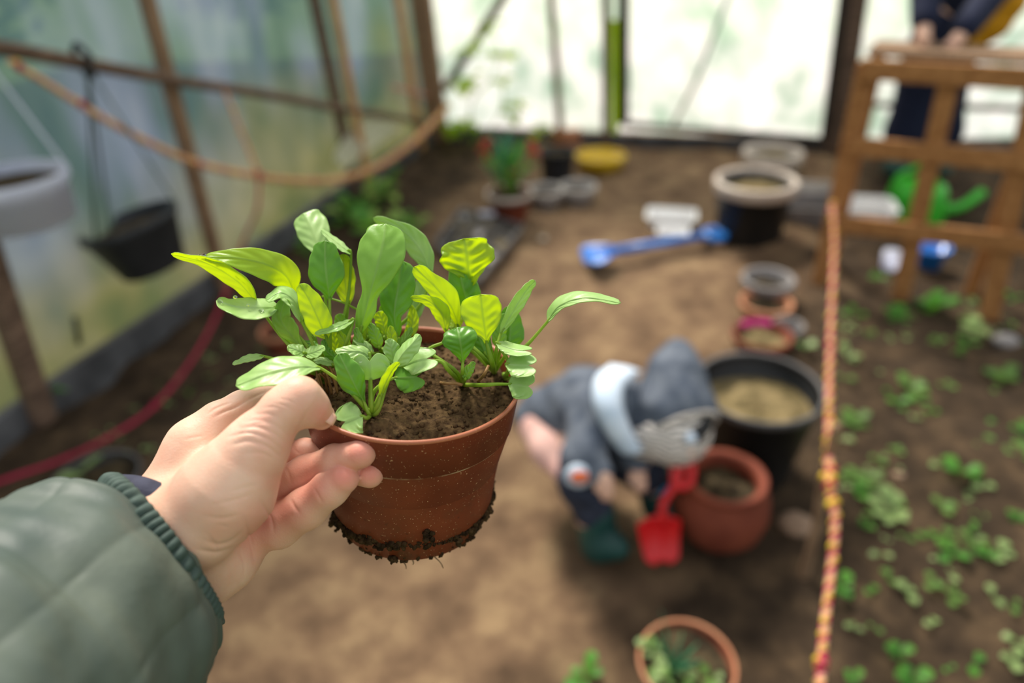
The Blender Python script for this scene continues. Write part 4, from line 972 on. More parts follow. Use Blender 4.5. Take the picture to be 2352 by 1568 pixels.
# geraniums
rnd = random.Random(6)
for k in range(4):
    c = fc+Vector((rnd.uniform(-.06, .06), rnd.uniform(-.05, .05), -0.02)); rosette('leaf_tuft', c, 8, .10, .024, None, fp, seed=30+k, mats=['sprout_d', 'aloe'], up=(1.2, 2.6), stem=.6)
for k, (x, y) in enumerate(((1108, 345), (1116, 330), (1220, 335), (1228, 350), (1180, 395), (1112, 360))):
    p = P(x, y, depth(fc)-0.02); mb = MB()
    mb.add(*tube([fc-Z*.03, fc.lerp(p, .5)+Z*.03, p], [.003, .002], 6)); mb.build('flower_stem', M['stem'], fp)
    mb = MB()
    for j in range(9):
        o = Vector((rnd.gauss(0, 1), rnd.gauss(0, 1), rnd.gauss(0, 1)))*.014; mb.add(*sphere(p+o, .013, 7, (1, 1, .6), rnd, .3))
    mb.build('flower', M['flower'], fp)
# climber on the bright wall
cb0 = FW(1085, 315, .14); cb0.z = 0; cl_ = empty('climbing_plant', cb0, 'thin climbing plant with lime green leaves against the bright wall left of the thin post', 'plant')
stp = [cb0, FW(1082, 240, .14), FW(1120, 190, .14), FW(1150, 120, .15), FW(1120, 60, .15)]; MB().add(*tube(catmull(stp, 20), [.006, .003], 7)).build('stem', M['stem'], cl_)
stp = [cb0, FW(1150, 260, .14), FW(1155, 180, .14), FW(1160, 120, .14)]; MB().add(*tube(catmull(stp, 20), [.005, .003], 7)).build('stem', M['stem'], cl_)
rnd = random.Random(12)
for (x, y, n) in ((1125, 60, 3), (1118, 80, 3), (1150, 125, 5), (1165, 130, 3), (1072, 110, 3), (1060, 195, 4), (1085, 182, 3), (1148, 185, 4), (1185, 245, 5), (1170, 268, 3), (1040, 292, 5), (1075, 288, 4), (1235, 300, 3), (1062, 285, 4)):
    p = FW(x, y, .15); rosette('leaf_cluster', p, n+1, .13, .05, 'climber', cl_, seed=x, up=(-.2, .8), stem=.15)
# weeds beside the left wall
for i, (x, y, L, lab) in enumerate(((885, 440, .12, 'leafy bright green weed, farthest one beside the left curb board'), (835, 480, .13, 'leafy bright green weed between the curb board and the held plant'), (800, 500, .10, 'small bright green weed close to the curb board above the held plant'), (862, 545, .13, 'broad green weed just above the leaf tips of the held plant'), (945, 520, .10, 'yellowish green weed left of the black seedling tray'), (720, 565, .08, 'dark green weed hidden behind the top left held leaf'), (930, 300, .14, 'dark green grassy weed in the far left corner'))):
    c = GG(x, y+20); rosette('weed', c, 14, L, L*.26, None, seed=60+i, mats=['sprout_d', 'grass', 'sprout_d'], up=(.5, 1.6), label=lab, cat='weed', stem=.6)
c = GG(140, 905); rosette('weed', LW(140, 900, .05), 4, .03, .011, 'sprout_d', seed=71, label='tiny green sprout on the grey board at the left edge', cat='weed')

# seedling tray
q = [G(1002, 560, .04), G(1062, 482, .04), G(1200, 522, .04), G(1095, 650, .04)]
tr = empty('seedling_tray', G(1095, 560), 'black plastic seedling tray with square cells lying behind the held plant', 'tray')
def bil(s, t_): return q[0].lerp(q[1], t_).lerp(q[3].lerp(q[2], t_), s)
mb = MB()
for i in range(6):
    s = i/5; mb.add(*beam(bil(s, 0), bil(s, 1), .012 if 0 < i < 5 else .018, .03, (bil(1, .5)-bil(0, .5))))
for j in range(5):
    s = j/4; mb.add(*beam(bil(0, s), bil(1, s), .012 if 0 < j < 4 else .018, .03, (bil(.5, 1)-bil(.5, 0))))
mb.build('cell_grid', M['black_rim'], tr, smooth=False)
rnd = random.Random(8)
for i in range(5):
    for j in range(4):
        c = bil((i+.5)/5, (j+.5)/4)-Z*.018; w1 = (bil((i+1)/5, .5)-bil(i/5, .5))*.9; w2 = (bil(.5, (j+1)/4)-bil(.5, j/4))*.9
        MB().add(*boxv(c, w1, w2, Z*.012)).build('cell_soil', M['soil_dry' if rnd.random() < .5 else 'soil_dark'] if rnd.random() < .85 else M['pale_grey'], tr, smooth=False)
tag(bevel(MB().add(*boxv(GG(1120, 525)+Z*.085, Rv*.04, fdir*.05, Z*.025)).build('plastic_label', M['white'], smooth=False, center=GG(1120, 525)+Z*.085), .004), 'small whitish plastic piece lying on the black seedling tray', 'plastic piece')

# white boxes, pebble, paper
def frame_box(name, lab, px, py, w_, l_, h, mt, cat, dz=0.0, group=None, dirx=None):
    c = G(px, py, h+dz); dx = (dirx or fdir).normalized(); dy = Vector((-dx.y, dx.x, 0)); z0 = gz(c.x, c.y)+dz if dz == 0 else dz
    b0 = Vector((c.x, c.y, z0)); mb = MB(); th = .012
    def rr(w0, l0, z, k=.35, n=6):
        out = []
        for (sx_, sy_) in ((1, 1), (-1, 1), (-1, -1), (1, -1)):
            r_ = k*min(w0, l0)/2; cx, cy = sx_*(w0/2-r_), sy_*(l0/2-r_); a0 = math.atan2(sy_, sx_)-math.pi/4
            for i in range(n+1): a = a0+math.pi/2*i/n; out.append(b0+dx*(cx+math.cos(a)*r_)+dy*(cy+math.sin(a)*r_)+Z*z)
        return out
    loops = [rr(w_*.80, l_*.80, 0), rr(w_*.94, l_*.94, h-.006), rr(w_, l_, h-.006), rr(w_, l_, h), rr(w_*.94-th, l_*.94-th, h), rr(w_*.8-th, l_*.8-th, .006)]
    n = len(loops[0]); vs = [p for l in loops for p in l]; fs = [(i*n+j, i*n+(j+1) % n, (i+1)*n+(j+1) % n, (i+1)*n+j) for i in range(5) for j in range(n)]
    fs += [tuple(range(n-1, -1, -1)), tuple(5*n+j for j in range(n))]
    return tag(mesh(name, vs, fs, M[mt], smooth=False, center=b0), lab, cat, group)
frame_box('food_tub', 'white rectangular plastic tub with a thick rim beside the blue shovel', 1543, 486, .26, .17, .06, 'white_tub', 'tub')
frame_box('food_tub', 'small white upturned tub touching the blue shovel handle', 1546, 526, .16, .10, .04, 'white_tub', 'tub')
frame_box('planting_tray', 'grey green stacked tray between the pale rimmed tub and the wooden rack', 1862, 458, .32, .26, .10, 'grey', 'tray')
frame_box('planting_tray', 'long pale green tray behind the grey stacked tray', 1868, 425, .34, .22, .08, 'pale_grey', 'tray')
frame_box('storage_box', 'white plastic box with a lilac stripe behind the wooden rack', 1985, 462, .30, .22, .13, 'white_tub', 'box')
c = G(1985, 462, .13); o = [x for x in bpy.data.objects if x.name.startswith('storage_box')][0]
lv = MB(); lv.add(*boxv(c-Z*.075-Vector((0, .098, 0)), fdir*.25, fn*.006, Z*.02)); lv.build('stripe', M['purple'], o, smooth=False)
rnd = random.Random(1)
for (x, y, s, lab) in ((1247, 550, .022, 'small pale pebble on the path left of the blue shovel'), (1828, 1212, .05, 'pale flat stone on the soil right of the terracotta pot'), (2062, 1098, .022, 'pale pinkish stone on the right bed'), (2308, 790, .05, 'grey crumpled stone at the right edge')):
    c = GG(x, y); tag(MB().add(*sphere(c+Z*s*.25, s, 14, (1, .8, .5), rnd, .08)).build('stone', M['stone'] if y < 1000 and x < 2000 else (M['grey'] if x > 2200 else M['earthstone']), center=c), lab, 'stone')

# blue toy shovel
A_, B_ = G(1400, 578, .05), G(1622, 541, .05); sh = empty('toy_shovel', A_-Z*.04, 'bright blue plastic toy shovel lying on the path', 'toy shovel'); d = (B_-A_).normalized(); s = Vector((-d.y, d.x, 0))
MB().add(*tube([A_, B_], [.021, .019], 14)).build('shaft', M['blue'], sh)
rings = []
for i in range(12):
    a = math.pi*2*i/12; rings.append(B_+d*(.045+math.cos(a)*.048)+s*math.sin(a)*.052)
MB().add(*tube(rings+[rings[0], rings[1]], .019, 10, cap=False)).build('grip', M['blue'], sh)
vs = []
nu_ = 10
for i in range(nu_+1):
    t_ = i/nu_; w_ = .03+.065*min(1, t_*1.6)*(1 if t_ < .75 else math.sqrt(max(0, 1-((t_-.75)/.25)**2))*.9+.1)
    for j in range(-5, 6):
        v_ = j/5; vs.append(A_-d*(.14*t_-.02)+s*w_*v_+Z*(-.015+.035*v_*v_-.02*t_))
o = mesh('scoop', vs, [(i*11+j, i*11+j+1, (i+1)*11+j+1, (i+1)*11+j) for i in range(nu_) for j in range(10)], M['blue'], sh)
o.modifiers.new('thickness', 'SOLIDIFY').thickness = .008

# watering can
wb = GG(2092, 500); H_ = .18; rr = .15; wc = empty('watering_can', wb, 'green plastic watering can with a long spout behind the wooden rack', 'watering can')
MB().add(*lathe(wb, Z, [(0, 0), (rr*.98, 0), (rr, .01), (rr*.9, H_*.8), (rr*.8, H_), (rr*.62, H_*1.04), (rr*.55, H_*1.02), (0, H_*.97)], 40)).build('can_body', M['green_plastic'], wc)
e = P(2255, 442, depth(wb)); MB().add(*tube(catmull([wb+Z*.04+Rv*rr*.7, wb+Z*.06+Rv*(rr+.09), e], 12), [.034, .022, .026], 14)).build('spout', M['green_plastic'], wc)
MB().add(*tube(catmull([wb+Z*H_*.95+Rv*rr*.55, wb+Z*(H_+.10)+Rv*.02, wb+Z*(H_+.04)-Rv*rr*.8, wb+Z*H_*.5-Rv*rr*.93], 14), .013, 10)).build('handle', M['green_plastic'], wc)
bb = GG(2122, 622); bk = empty('toy_bucket', bb, 'small blue toy bucket in the plants below the wooden rack', 'toy bucket')
MB().add(*lathe(bb, Z, [(0, 0), (.05, 0), (.075, .11), (.08, .112), (.08, .12), (.07, .12), (.047, .01), (0, .01)], 28)).build('bucket_body', M['blue'], bk)
MB().add(*tube(catmull([bb+Z*.115+Rv*.075, bb+Z*.16+fn*.03, bb+Z*.115-Rv*.075], 10), .004, 8)).build('bucket_handle', M['blue'], bk)
bb = GG(2040, 622); tag(MB().add(*lathe(bb, Z, [(0, 0), (.03, 0), (.038, .07), (.04, .09), (.034, .09), (.028, .01), (0, .01)], 24)).build('plastic_cup', M['white'], center=bb), 'pale bluish cup left of the middle leg of the wooden rack', 'cup')

# ------------------------------------------------------------------ wooden rack
r0, r1 = GG(1882, 655), GG(2272, 738); rd = (r1-r0); rd.z = 0; rd.normalize(); rn = Vector((rd.y, -rd.x, 0))
def RW(px, py, off=0.0): return onplane(px, py, r0+rn*off, rn)
rk = empty('wooden_rack', r0, 'open pine rack of crossed bars standing in the right bed', 'rack')
tops = [RW(1992, 148), RW(2184, 166), RW(2392, 190)]
zt = sum(p.z for p in tops)/3
for (fx, fy, tx, ty) in ((1882, 655, 1992, 148), (2064, 700, 2184, 166), (2272, 738, 2385, 170)):
    a = RW(fx, fy); a.z = gz(a.x, a.y)-.03; b_ = RW(tx, ty); MB().add(*beam(a, b_+Z*.01, .065, .035, rd)).build('leg', M['wood_rack'], rk, smooth=False)
for (ax_, ay, bx_, by, nm) in ((1978, 158, 2440, 186, 'top_rail'), (1950, 335, 2440, 380, 'middle_rail'), (1916, 512, 2430, 568, 'lower_rail')):
    a, b_ = RW(ax_, ay, .03), RW(bx_, by, .03); MB().add(*beam(a, b_, .026, .07, rn)).build(nm, M['wood_rack'], rk, smooth=False)
a, b_ = RW(1990, 140), RW(2440, 168); MB().add(*beam(a-rn*.10+Z*.03, b_-rn*.10+Z*.03, .22, .022, rn)).build('top_board', M['wood'], rk, smooth=False)
for f in (.03, .97):
    p = a.lerp(b_, f)-rn*.19; g_ = Vector((p.x, p.y, gz(p.x, p.y)-.03)); MB().add(*beam(g_, Vector((p.x, p.y, a.z+.02)), .05, .035, rd)).build('leg', M['wood_rack'], rk, smooth=False)

# ------------------------------------------------------------------ person behind the rack
pe = empty('person', GG(2100, 405), 'person in a navy and mustard jacket bending over behind the wooden rack', 'person')
D = depth(G(2100, 400))-.02
Dh = depth(RW(2160, 110))+.10
legs = [CH((2062, 378, D-.14, 22), (2080, 300, D-.26, 34), (2122, 160, D-.46, 42), (2160, 50, D-.60, 45)), CH((2155, 378, D-.12, 22), (2165, 300, D-.24, 32), (2178, 160, D-.44, 40), (2200, 50, D-.58, 45))]
tors = [CH((2180, 50, D-.60, 42), (2215, -40, D-.72, 50), (2215, -190, D-.92, 52), (2210, -230, D-.98, 44))]
arms = [CH((2155, -190, D-.95, 24), (2130, -60, Dh+.04, 22), (2125, 45, Dh, 16)), CH((2275, -190, D-.95, 24), (2300, -40, Dh+.06, 22), (2218, 62, Dh-.03, 17))]
def ch2(X, L_, k=.04, g=0.0):
    d = None
    for c in L_: e_ = chain(X, c, k); d = e_ if d is None else smin(d, e_, k)
    return d-g
headp = CH((2195, -270, D-1.02, 19), (2188, -320, D-1.08, 33), (2186, -342, D-1.08, 35))
hands = [CH((2125, 45, Dh, 14), (2122, 68, Dh-.01, 15), (2119, 88, Dh-.02, 13)), CH((2218, 62, Dh-.03, 15), (2203, 86, Dh-.03, 16), (2190, 102, Dh-.03, 13))]
fing = []
for hx, hy, dd, s_ in ((2119, 88, Dh-.02, 1), (2190, 102, Dh-.03, -1)):
    for k in range(4): fing.append(CH((hx-8+k*5.4, hy, dd, 4.4), (hx-10+k*6.0+s_*2, hy+13+(k in (1, 2))*3, dd, 3.9), (hx-10+k*6.0+s_*4, hy+22+(k in (1, 2))*3, dd+.01, 3.4)))
    fing.append(CH((hx+s_*10, hy-10, dd, 5.0), (hx+s_*19, hy-1, dd, 4.4), (hx+s_*21, hy+8, dd, 3.8)))
allA = [p for c in legs+tors+arms+hands for p in c]+headp
feet = []
for c in legs:
    p = c[0]; feet.append([p, (p[0]-.02, p[1]-.045, p[2]-.10, p[3]*.8)])
def body_sdf(X):
    d = ch2(X, legs, .05); d = smin(d, ch2(X, tors, .05), .08); d = smin(d, ch2(X, arms, .03), .05); d = smin(d, chain(X, headp, .04), .03); d = smin(d, ch2(X, hands, .01), .02)
    nose = cap(X, np.array(headp[2][:3], np.float32)+np.array([-.01, -.06, -.09], np.float32), np.array(headp[2][:3], np.float32)+np.array([-.012, -.085, -.115], np.float32), .012, .014)
    return smin(smin(d, ch2(X, fing, .006), .008), nose, .015)
M['skin2'] = mat('plain_skin', srgb(206, 160, 138), srgb(222, 180, 156), 30, .5, spec=.3)
sdf_obj('body', body_sdf, allA+[(c[2][0], c[2][1], c[2][2], .02) for c in fing], .011, M['skin2'], pe)
sdf_obj('trousers', lambda X: smin(ch2(X, [c for c in legs], .05, .016), ch2(X, [tors[0][:1]+tors[0][:1]], .05, .01), .05), [p for c in legs for p in c]+tors[0][:1], .013, M['navy'], pe, .03)
jt = [tors[0][:], arms[0], arms[1]]
jt[0] = CH((2210, 52, D-.60, 56), (2226, -40, D-.72, 60), (2215, -190, D-.92, 54), (2210, -222, D-.96, 42))
sdf_obj('jacket', lambda X: smin(ch2(X, [jt[0]], .05, .02), ch2(X, [[tuple(p) for p in a_[:3]] for a_ in arms], .03, .022), .05), [p for c in jt for p in c], .014, M['navy'], pe, .05)
must = CH((2244, 92, D-.70, 24), (2284, 55, D-.76, 31), (2318, 5, D-.82, 33), (2330, -60, D-.88, 28))
sdf_obj('jacket_panel', lambda X: chain(X, must, .03), must, .010, M['mustard'], pe)
for c in legs:
    b0 = [c[0], (c[0][0], c[0][1]+.0, c[0][2], c[0][3])]; f2 = [(c[0][0]-.01, c[0][1]-.02, c[0][2], c[0][3]*1.1), (c[0][0]-.05, c[0][1]-.05, c[0][2]-.10, c[0][3]*.85)]
    sh_ = [(c[0][0]+.01, c[0][1]+.16, c[0][2]-.01, c[0][3]*1.35), (c[0][0], c[0][1], c[0][2], c[0][3]*1.2)]
    sdf_obj('boot', lambda X, f2=f2, sh_=sh_: smin(chain(X, f2, .03), chain(X, sh_, .03), .04)-.006, f2+sh_, .011, M['teal'], pe, .02)
hc = headp[2]; sdf_obj('hair', lambda X: np.maximum(cap(X, np.array(hc[:3], np.float32)+np.array([0, .02, .015], np.float32), np.array(hc[:3], np.float32)+np.array([0, -.02, .03], np.float32), .112, .10), -(X[..., 2]-hc[2]+.045+.5*(hc[1]-X[..., 1]))), [hc], .011, M['hair'], pe, .08)

# ------------------------------------------------------------------ crouching child
ck = empty('person', GG(1400, 1275), 'small child in a grey hooded jacket crouching on the path beside the pots', 'person')
torso = CH((1275, 955, 1.84, 66), (1350, 930, 1.76, 72), (1425, 935, 1.70, 62))
armL = CH((1365, 955, 1.66, 44), (1342, 1052, 1.60, 36), (1378, 1086, 1.57, 25)); armR = CH((1450, 960, 1.74, 42), (1448, 1040, 1.72, 34), (1462, 1070, 1.69, 24))
legL = CH((1290, 985, 1.82, 60), (1338, 1105, 1.66, 46), (1366, 1190, 1.715, 38), (1376, 1255, 1.735, 30)); legR = CH((1330, 1000, 1.88, 58), (1480, 1075, 1.78, 44), (1505, 1120, 1.82, 34), (1515, 1175, 1.83, 28))
head = CH((1450, 950, 1.70, 40), (1530, 975, 1.66, 70), (1540, 985, 1.65, 72))
hL = CH((1378, 1086, 1.57, 17), (1388, 1106, 1.565, 19), (1392, 1122, 1.56, 15)); hR = CH((1462, 1070, 1.69, 14), (1466, 1090, 1.68, 16), (1470, 1104, 1.675, 13))
fg = []
for (hx, hy, dd, s_) in ((1392, 1122, 1.56, 1), (1470, 1102, 1.672, 1)):
    for k in range(4): fg.append(CH((hx-11+k*7.3, hy, dd, 5.6), (hx-11+k*7.6, hy+13+(k in (1, 2))*3, dd-.003, 5.0), (hx-9+k*7.0, hy+23+(k in (1, 2))*4, dd+.008, 4.4)))
    fg.append(CH((hx-14*s_, hy-18, dd, 6), (hx-23*s_, hy-6, dd-.004, 5.4), (hx-22*s_, hy+5, dd-.004, 4.8)))
nose_c = np.array(cs(1580, 1030, 1.585), np.float32)
def child_sdf(X):
    d = smin(chain(X, torso, .04), ch2(X, [legL, legR], .03), .05); d = smin(d, ch2(X, [armL, armR], .02), .03); d = smin(d, chain(X, head, .03), .03)
    d = smin(d, ch2(X, [hL, hR], .01), .01); d = smin(d, ch2(X, fg, .004), .005)
    return smin(d, cap(X, nose_c, nose_c+np.array([.004, -.004, -.003], np.float32), .010, .012), .014)
allC = torso+armL+armR+legL+legR+head+hL+hR+[c[2] for c in fg]
sdf_obj('body', child_sdf, allC, .0055, M['skin2'], ck, .01)
for (x, y) in ((1556, 1028), (1596, 1006)):
    MB().add(*sphere(P(x, y, 1.588), .009, 12)).build('eye', M['black'], ck)
MB().add(*tube(catmull([P(1575, 1050, 1.60), P(1590, 1050, 1.59), P(1604, 1040, 1.60)], 6), .003, 6)).build('mouth', M['flower'], ck)
def wr(X, a_=.004, f_=60): return a_*np.sin(f_*X[..., 0]+25*X[..., 1])*np.sin(f_*.8*X[..., 1]-20*X[..., 2])
jk = [CH((1262, 962, 1.85, 78), (1350, 930, 1.76, 84), (1420, 930, 1.70, 74)), CH((1360, 950, 1.66, 56), (1340, 1050, 1.60, 46), (1374, 1084, 1.575, 32)), CH((1445, 960, 1.74, 52), (1446, 1036, 1.72, 42), (1460, 1064, 1.695, 28))]
sdf_obj('jacket', lambda X: smin(ch2(X, jk[:1], .03), ch2(X, jk[1:], .02), .03)-.002+wr(X), [p for c in jk for p in c], .007, M['jacket_child'], ck, .01)
hood = CH((1502, 955, 1.68, 66), (1545, 935, 1.66, 84), (1552, 850, 1.67, 50), (1556, 815, 1.68, 24))
hcut = np.array(cs(1560, 1050, 1.60), np.float32); hn = np.array([.25, -.85, -.46], np.float32); hn = hn/np.linalg.norm(hn); hb = np.array(cs(1545, 990, 1.63), np.float32)
def hood_sdf(X):
    d = chain(X, hood, .05)-.004+wr(X, .004, 50)
    return np.maximum(d, (X-hb)@hn)
sdf_obj('hood', hood_sdf, hood, .006, M['jacket_child'], ck, .02)
trim = []
hbv = hb; ax1 = np.cross(hn, np.array([0, 0, 1.], np.float32)); ax1 /= np.linalg.norm(ax1); ax2 = np.cross(hn, ax1)
for i in range(33):
    a = 2*math.pi*i/32; dd = ax1*math.cos(a)+ax2*math.sin(a); lo_, hi_ = .02, .2
    for _ in range(24):
        mid_ = (lo_+hi_)/2
        if float(chain((hbv+dd*mid_)[None, :].astype(np.float32), hood, .05)[0])-.004 < 0: lo_ = mid_
        else: hi_ = mid_
    trim.append(cam2world(hbv+dd*lo_))
MB().add(*tube(trim, .006, 8, cap=False)).build('hood_trim', M['pale_grey'], ck)
M['pattern'] = mat('printed_cloth', srgb(226, 216, 206), srgb(238, 228, 220), 20, .85)
t = M['pattern'].node_tree; tcn = [n for n in t.nodes if n.type == 'TEX_COORD'][0]; b = t.nodes['Principled BSDF']
wv = t.nodes.new('ShaderNodeTexWave'); wv.wave_type = 'RINGS'; wv.inputs['Scale'].default_value = 22; wv.inputs['Distortion'].default_value = 9; wv.inputs['Detail'].default_value = 1
t.links.new(tcn.outputs['Object'], wv.inputs['Vector'])
src = b.inputs['Base Color'].links[0].from_socket; t.links.new(mixc(ramp(wv.outputs['Fac'], [(.70, (0, 0, 0)), (.80, (1, 1, 1))]), src, srgb(60, 58, 62)), b.inputs['Base Color'])
capc = CH((1488, 985, 1.665, 66), (1548, 985, 1.650, 82))
sdf_obj('patterned_cap', lambda X: np.maximum(np.maximum(chain(X, capc, .03)-.004, -((X-hb)@hn)-.02), (X-hb)@hn-.085), capc, .006, M['pattern'], ck, .02)
bpz = CH((1588, 992, 1.595, 34), (1608, 975, 1.605, 28)); sdf_obj('cap_patch', lambda X: chain(X, bpz, .02), bpz, .005, M['black'], ck)
MB().add(*sphere(P(1586, 1006, 1.555), .014, 12)).build('cap_button', M['collar'], ck)
# collar: a wide pale band crossing the neck
cc = catmull([P(1435, 850, 1.66), P(1400, 880, 1.60), P(1396, 930, 1.565), P(1418, 985, 1.57), P(1450, 1035, 1.60)], 24); vs = []
for i, p in enumerate(cc):
    t_ = i/24; wd = .034*(1-.45*t_)
    for j in range(-3, 4): vs.append(p+Rv*wd*j/3*1.0-Uv*wd*j/3*.15-Fv*(.018*(1-(j/3)**2)))
o = mesh('collar', vs, [(i*7+j, i*7+j+1, (i+1)*7+j+1, (i+1)*7+j) for i in range(24) for j in range(6)], M['collar'], ck); o.modifiers.new('thickness', 'SOLIDIFY').thickness = .012
tl = [CH((1292, 1000, 1.82, 64), (1338, 1105, 1.66, 52), (1364, 1180, 1.712, 43)), CH((1330, 1005, 1.88, 62), (1478, 1075, 1.78, 49), (1502, 1112, 1.82, 38))]
sdf_obj('trousers', lambda X: ch2(X, tl, .02, .002)+wr(X, .003, 70), [p for c in tl for p in c], .006, M['denim'], ck, .01)
pkc = CH((1238, 985, 1.80, 44), (1264, 1035, 1.74, 42), (1290, 1085, 1.68, 24)); sdf_obj('shirt_tail', lambda X: chain(X, pkc, .02), pkc, .006, M['pinkcloth'], ck)
pa = P(1330, 1092, 1.565); MB().add(*sphere(pa, .034, 20, (1, .5, 1.0))).build('knee_patch', M['collar'], ck); MB().add(*sphere(pa-Fv*.014, .022, 16, (1, .6, .8))).build('knee_emblem', mat('orange_print', srgb(216, 110, 70), None, 9, .8), ck)
for (x, y, d_, x2, y2, d2, x0, y0, d0) in ((1376, 1262, 1.738, 1418, 1262, 1.70, 1366, 1180, 1.712), (1518, 1172, 1.835, 1535, 1178, 1.79, 1507, 1112, 1.82)):
    f1 = CH((x0, y0, d0, 48), (x, y-18, d_-.01, 40)); f2 = CH((x, y-12, d_-.015, 38), (x2, y2-6, d2, 30))
    bt, _ = sdf_obj('boot', lambda X, f1=f1, f2=f2: smin(chain(X, f1, .02), chain(X, f2, .02), .03), f1+f2, .006, M['teal'], ck, .01)
    p = P(x0, y0-6, d0)
    if x > 1400: MB().add(*lathe(p, (p-P(x, y-18, d_)), [(.050, -.012), (.057, -.012), (.058, .008), (.050, .010), (.050, -.012)], 32)).build('boot_trim', M['cyan'], bt)

# red toy spade
bl = G(1512, 1280, .01); tp = P(1568, 1066, 1.66); sp = empty('toy_spade', bl, 'bright red toy spade standing by the child in front of the terracotta pot', 'toy shovel')
bc = P(1514, 1236, depth(bl)-.05); dx = (Rv*1.0+Uv*.10).normalized(); dy = (Uv*1.0-Rv*.12+Fv*-.15).normalized(); nz_ = dx.cross(dy)
vs = []; 
for i in range(13):
    t_ = i/12*2-1
    for j in range(-6, 7):
        v_ = j/6; wd = .049*(1-.16*t_)*(1 if abs(t_) < .7 else math.sqrt(1-((abs(t_)-.7)/.3)**2*.75)); vs.append(bc+dy*(-t_*.062)+dx*(wd*v_)+nz_*(.018*v_*v_-.010*(1-t_*t_)))
o = mesh('blade', vs, [(i*13+j, i*13+j+1, (i+1)*13+j+1, (i+1)*13+j) for i in range(12) for j in range(12)], M['red'], sp); o.modifiers.new('thickness', 'SOLIDIFY').thickness = .005
top = bc+dy*.055+dx*.016; MB().add(*tube(catmull([top-dy*.02, top+dy*.03, tp.lerp(top, .35), tp], 14), [.010, .010, .011], 12)).build('shaft', M['red'], sp)
MB().add(*tube(catmull([tp-dx*.02, tp+Uv*.008, tp+dx*.02, tp+dx*.02-Uv*.04, tp-Uv*.055, tp-dx*.02-Uv*.04, tp-dx*.02], 24), .011, 10)).build('grip', M['red'], sp)

# ------------------------------------------------------------------ hanging pots
def hanging(px, py, rpx, d, lab, mt, hookpx, body, base, strapm, nm='hanging_pot', lean=0.0, zt=None, sr=.004):
    c = P(px, py, d); r = rpx*d/FPX; H = body; ax_ = (Z-Rv*lean).normalized(); b0 = c-ax_*H; u_ = Vector((1, 0, 0)); u_ = (u_-ax_*u_.dot(ax_)).normalized(); v_ = ax_.cross(u_)
    e = empty(nm, b0, lab, 'hanging pot'); w_ = .008
    pr = [(0, 0), (r*base*.9, 0), (r*base, .006), (r*.93, H-.03), (r*.99, H-.026), (r, H-.004), (r*.985, H), (r-w_, H), (r-w_*1.4, H-.02), (r*base*.9, H*.4), (0, H*.4)]
    MB().add(*lathe(b0, ax_, pr, 56)).build('pot_body', M[mt], e)
    MB().add(*lathe(b0, ax_, [(0, H*.80), (r*.5, H*.82), (r*.86, H*.80)], 40)).build('soil', M['soil_dark'], e)
    zt_ = zt; hkp = Vector((c.x, c.y, zt_)) if not hookpx else hookpx
    for a in (R(20), R(140), R(260)):
        p = c+u_*math.cos(a)*r+v_*math.sin(a)*r; MB().add(*beam(p, hkp, .010, .0035, Z.cross(p-hkp))).build('strap', M[strapm], e, smooth=False)
    return e, hkp, c
rp_ = LW(185, 128, 0.085)
dpc = Vector((rp_.x, rp_.y, 0))
M['strapg'] = mat('grey_green_strap', srgb(60, 76, 64), None, 9, .6)
# rail clip sits over the pole; the dark pot hangs straight below it
dd_ = depth(P(292, 505, 1)); 
def below(px, py, q):                        # point seen near px,py that lies on the vertical line of q
    r = ray(px, py); n = Vector((r.x, r.y, 0)); s = (q.x*r.x+q.y*r.y)/(r.x*r.x+r.y*r.y); return CAM+r*s
cpt = below(292, 505, rp_+ln*.05)
e, hkp, c = hanging(292, 505, 112, depth(cpt), 'black plastic pot hanging by straps from the brown pole', 'charcoal', rp_+ln*.012-Z*.03, .195, .66, 'strapg', lean=.22)
hb_ = MB(); hb_.add(*tube(catmull([rp_+ln*.012-Z*.035, rp_+ln*.036-Z*.005, rp_+Z*.034, rp_-ln*.03+Z*.0], 12), .009, 8)); hb_.add(*sphere(rp_+ln*.014-Z*.045, .022, 10, (1, 1, 1.2))); hb_.build('hook', M['black'], e)
rq = LW(-60, 100, .085); cpt = below(18, 402, rq+ln*.05)
e, hkp, c2 = hanging(18, 402, 122, depth(cpt), 'white plastic pot hanging at the left edge of the wall', 'white', rq+ln*.012-Z*.03, .15, .84, 'white')
hb_ = MB(); hb_.add(*tube(catmull([rq+ln*.012-Z*.035, rq+ln*.036-Z*.005, rq+Z*.034, rq-ln*.03], 12), .008, 8)); hb_.build('hook', M['white'], e)
# drip plug seen as a dark upright stub by the film foot
a = LW(182, 790, .03); b_ = LW(172, 728, .03); tag(MB().add(*tube([a, b_], .009, 8)).build('peg', M['black'], center=a), 'short dark peg at the foot of the film under the black hanging pot', 'peg')

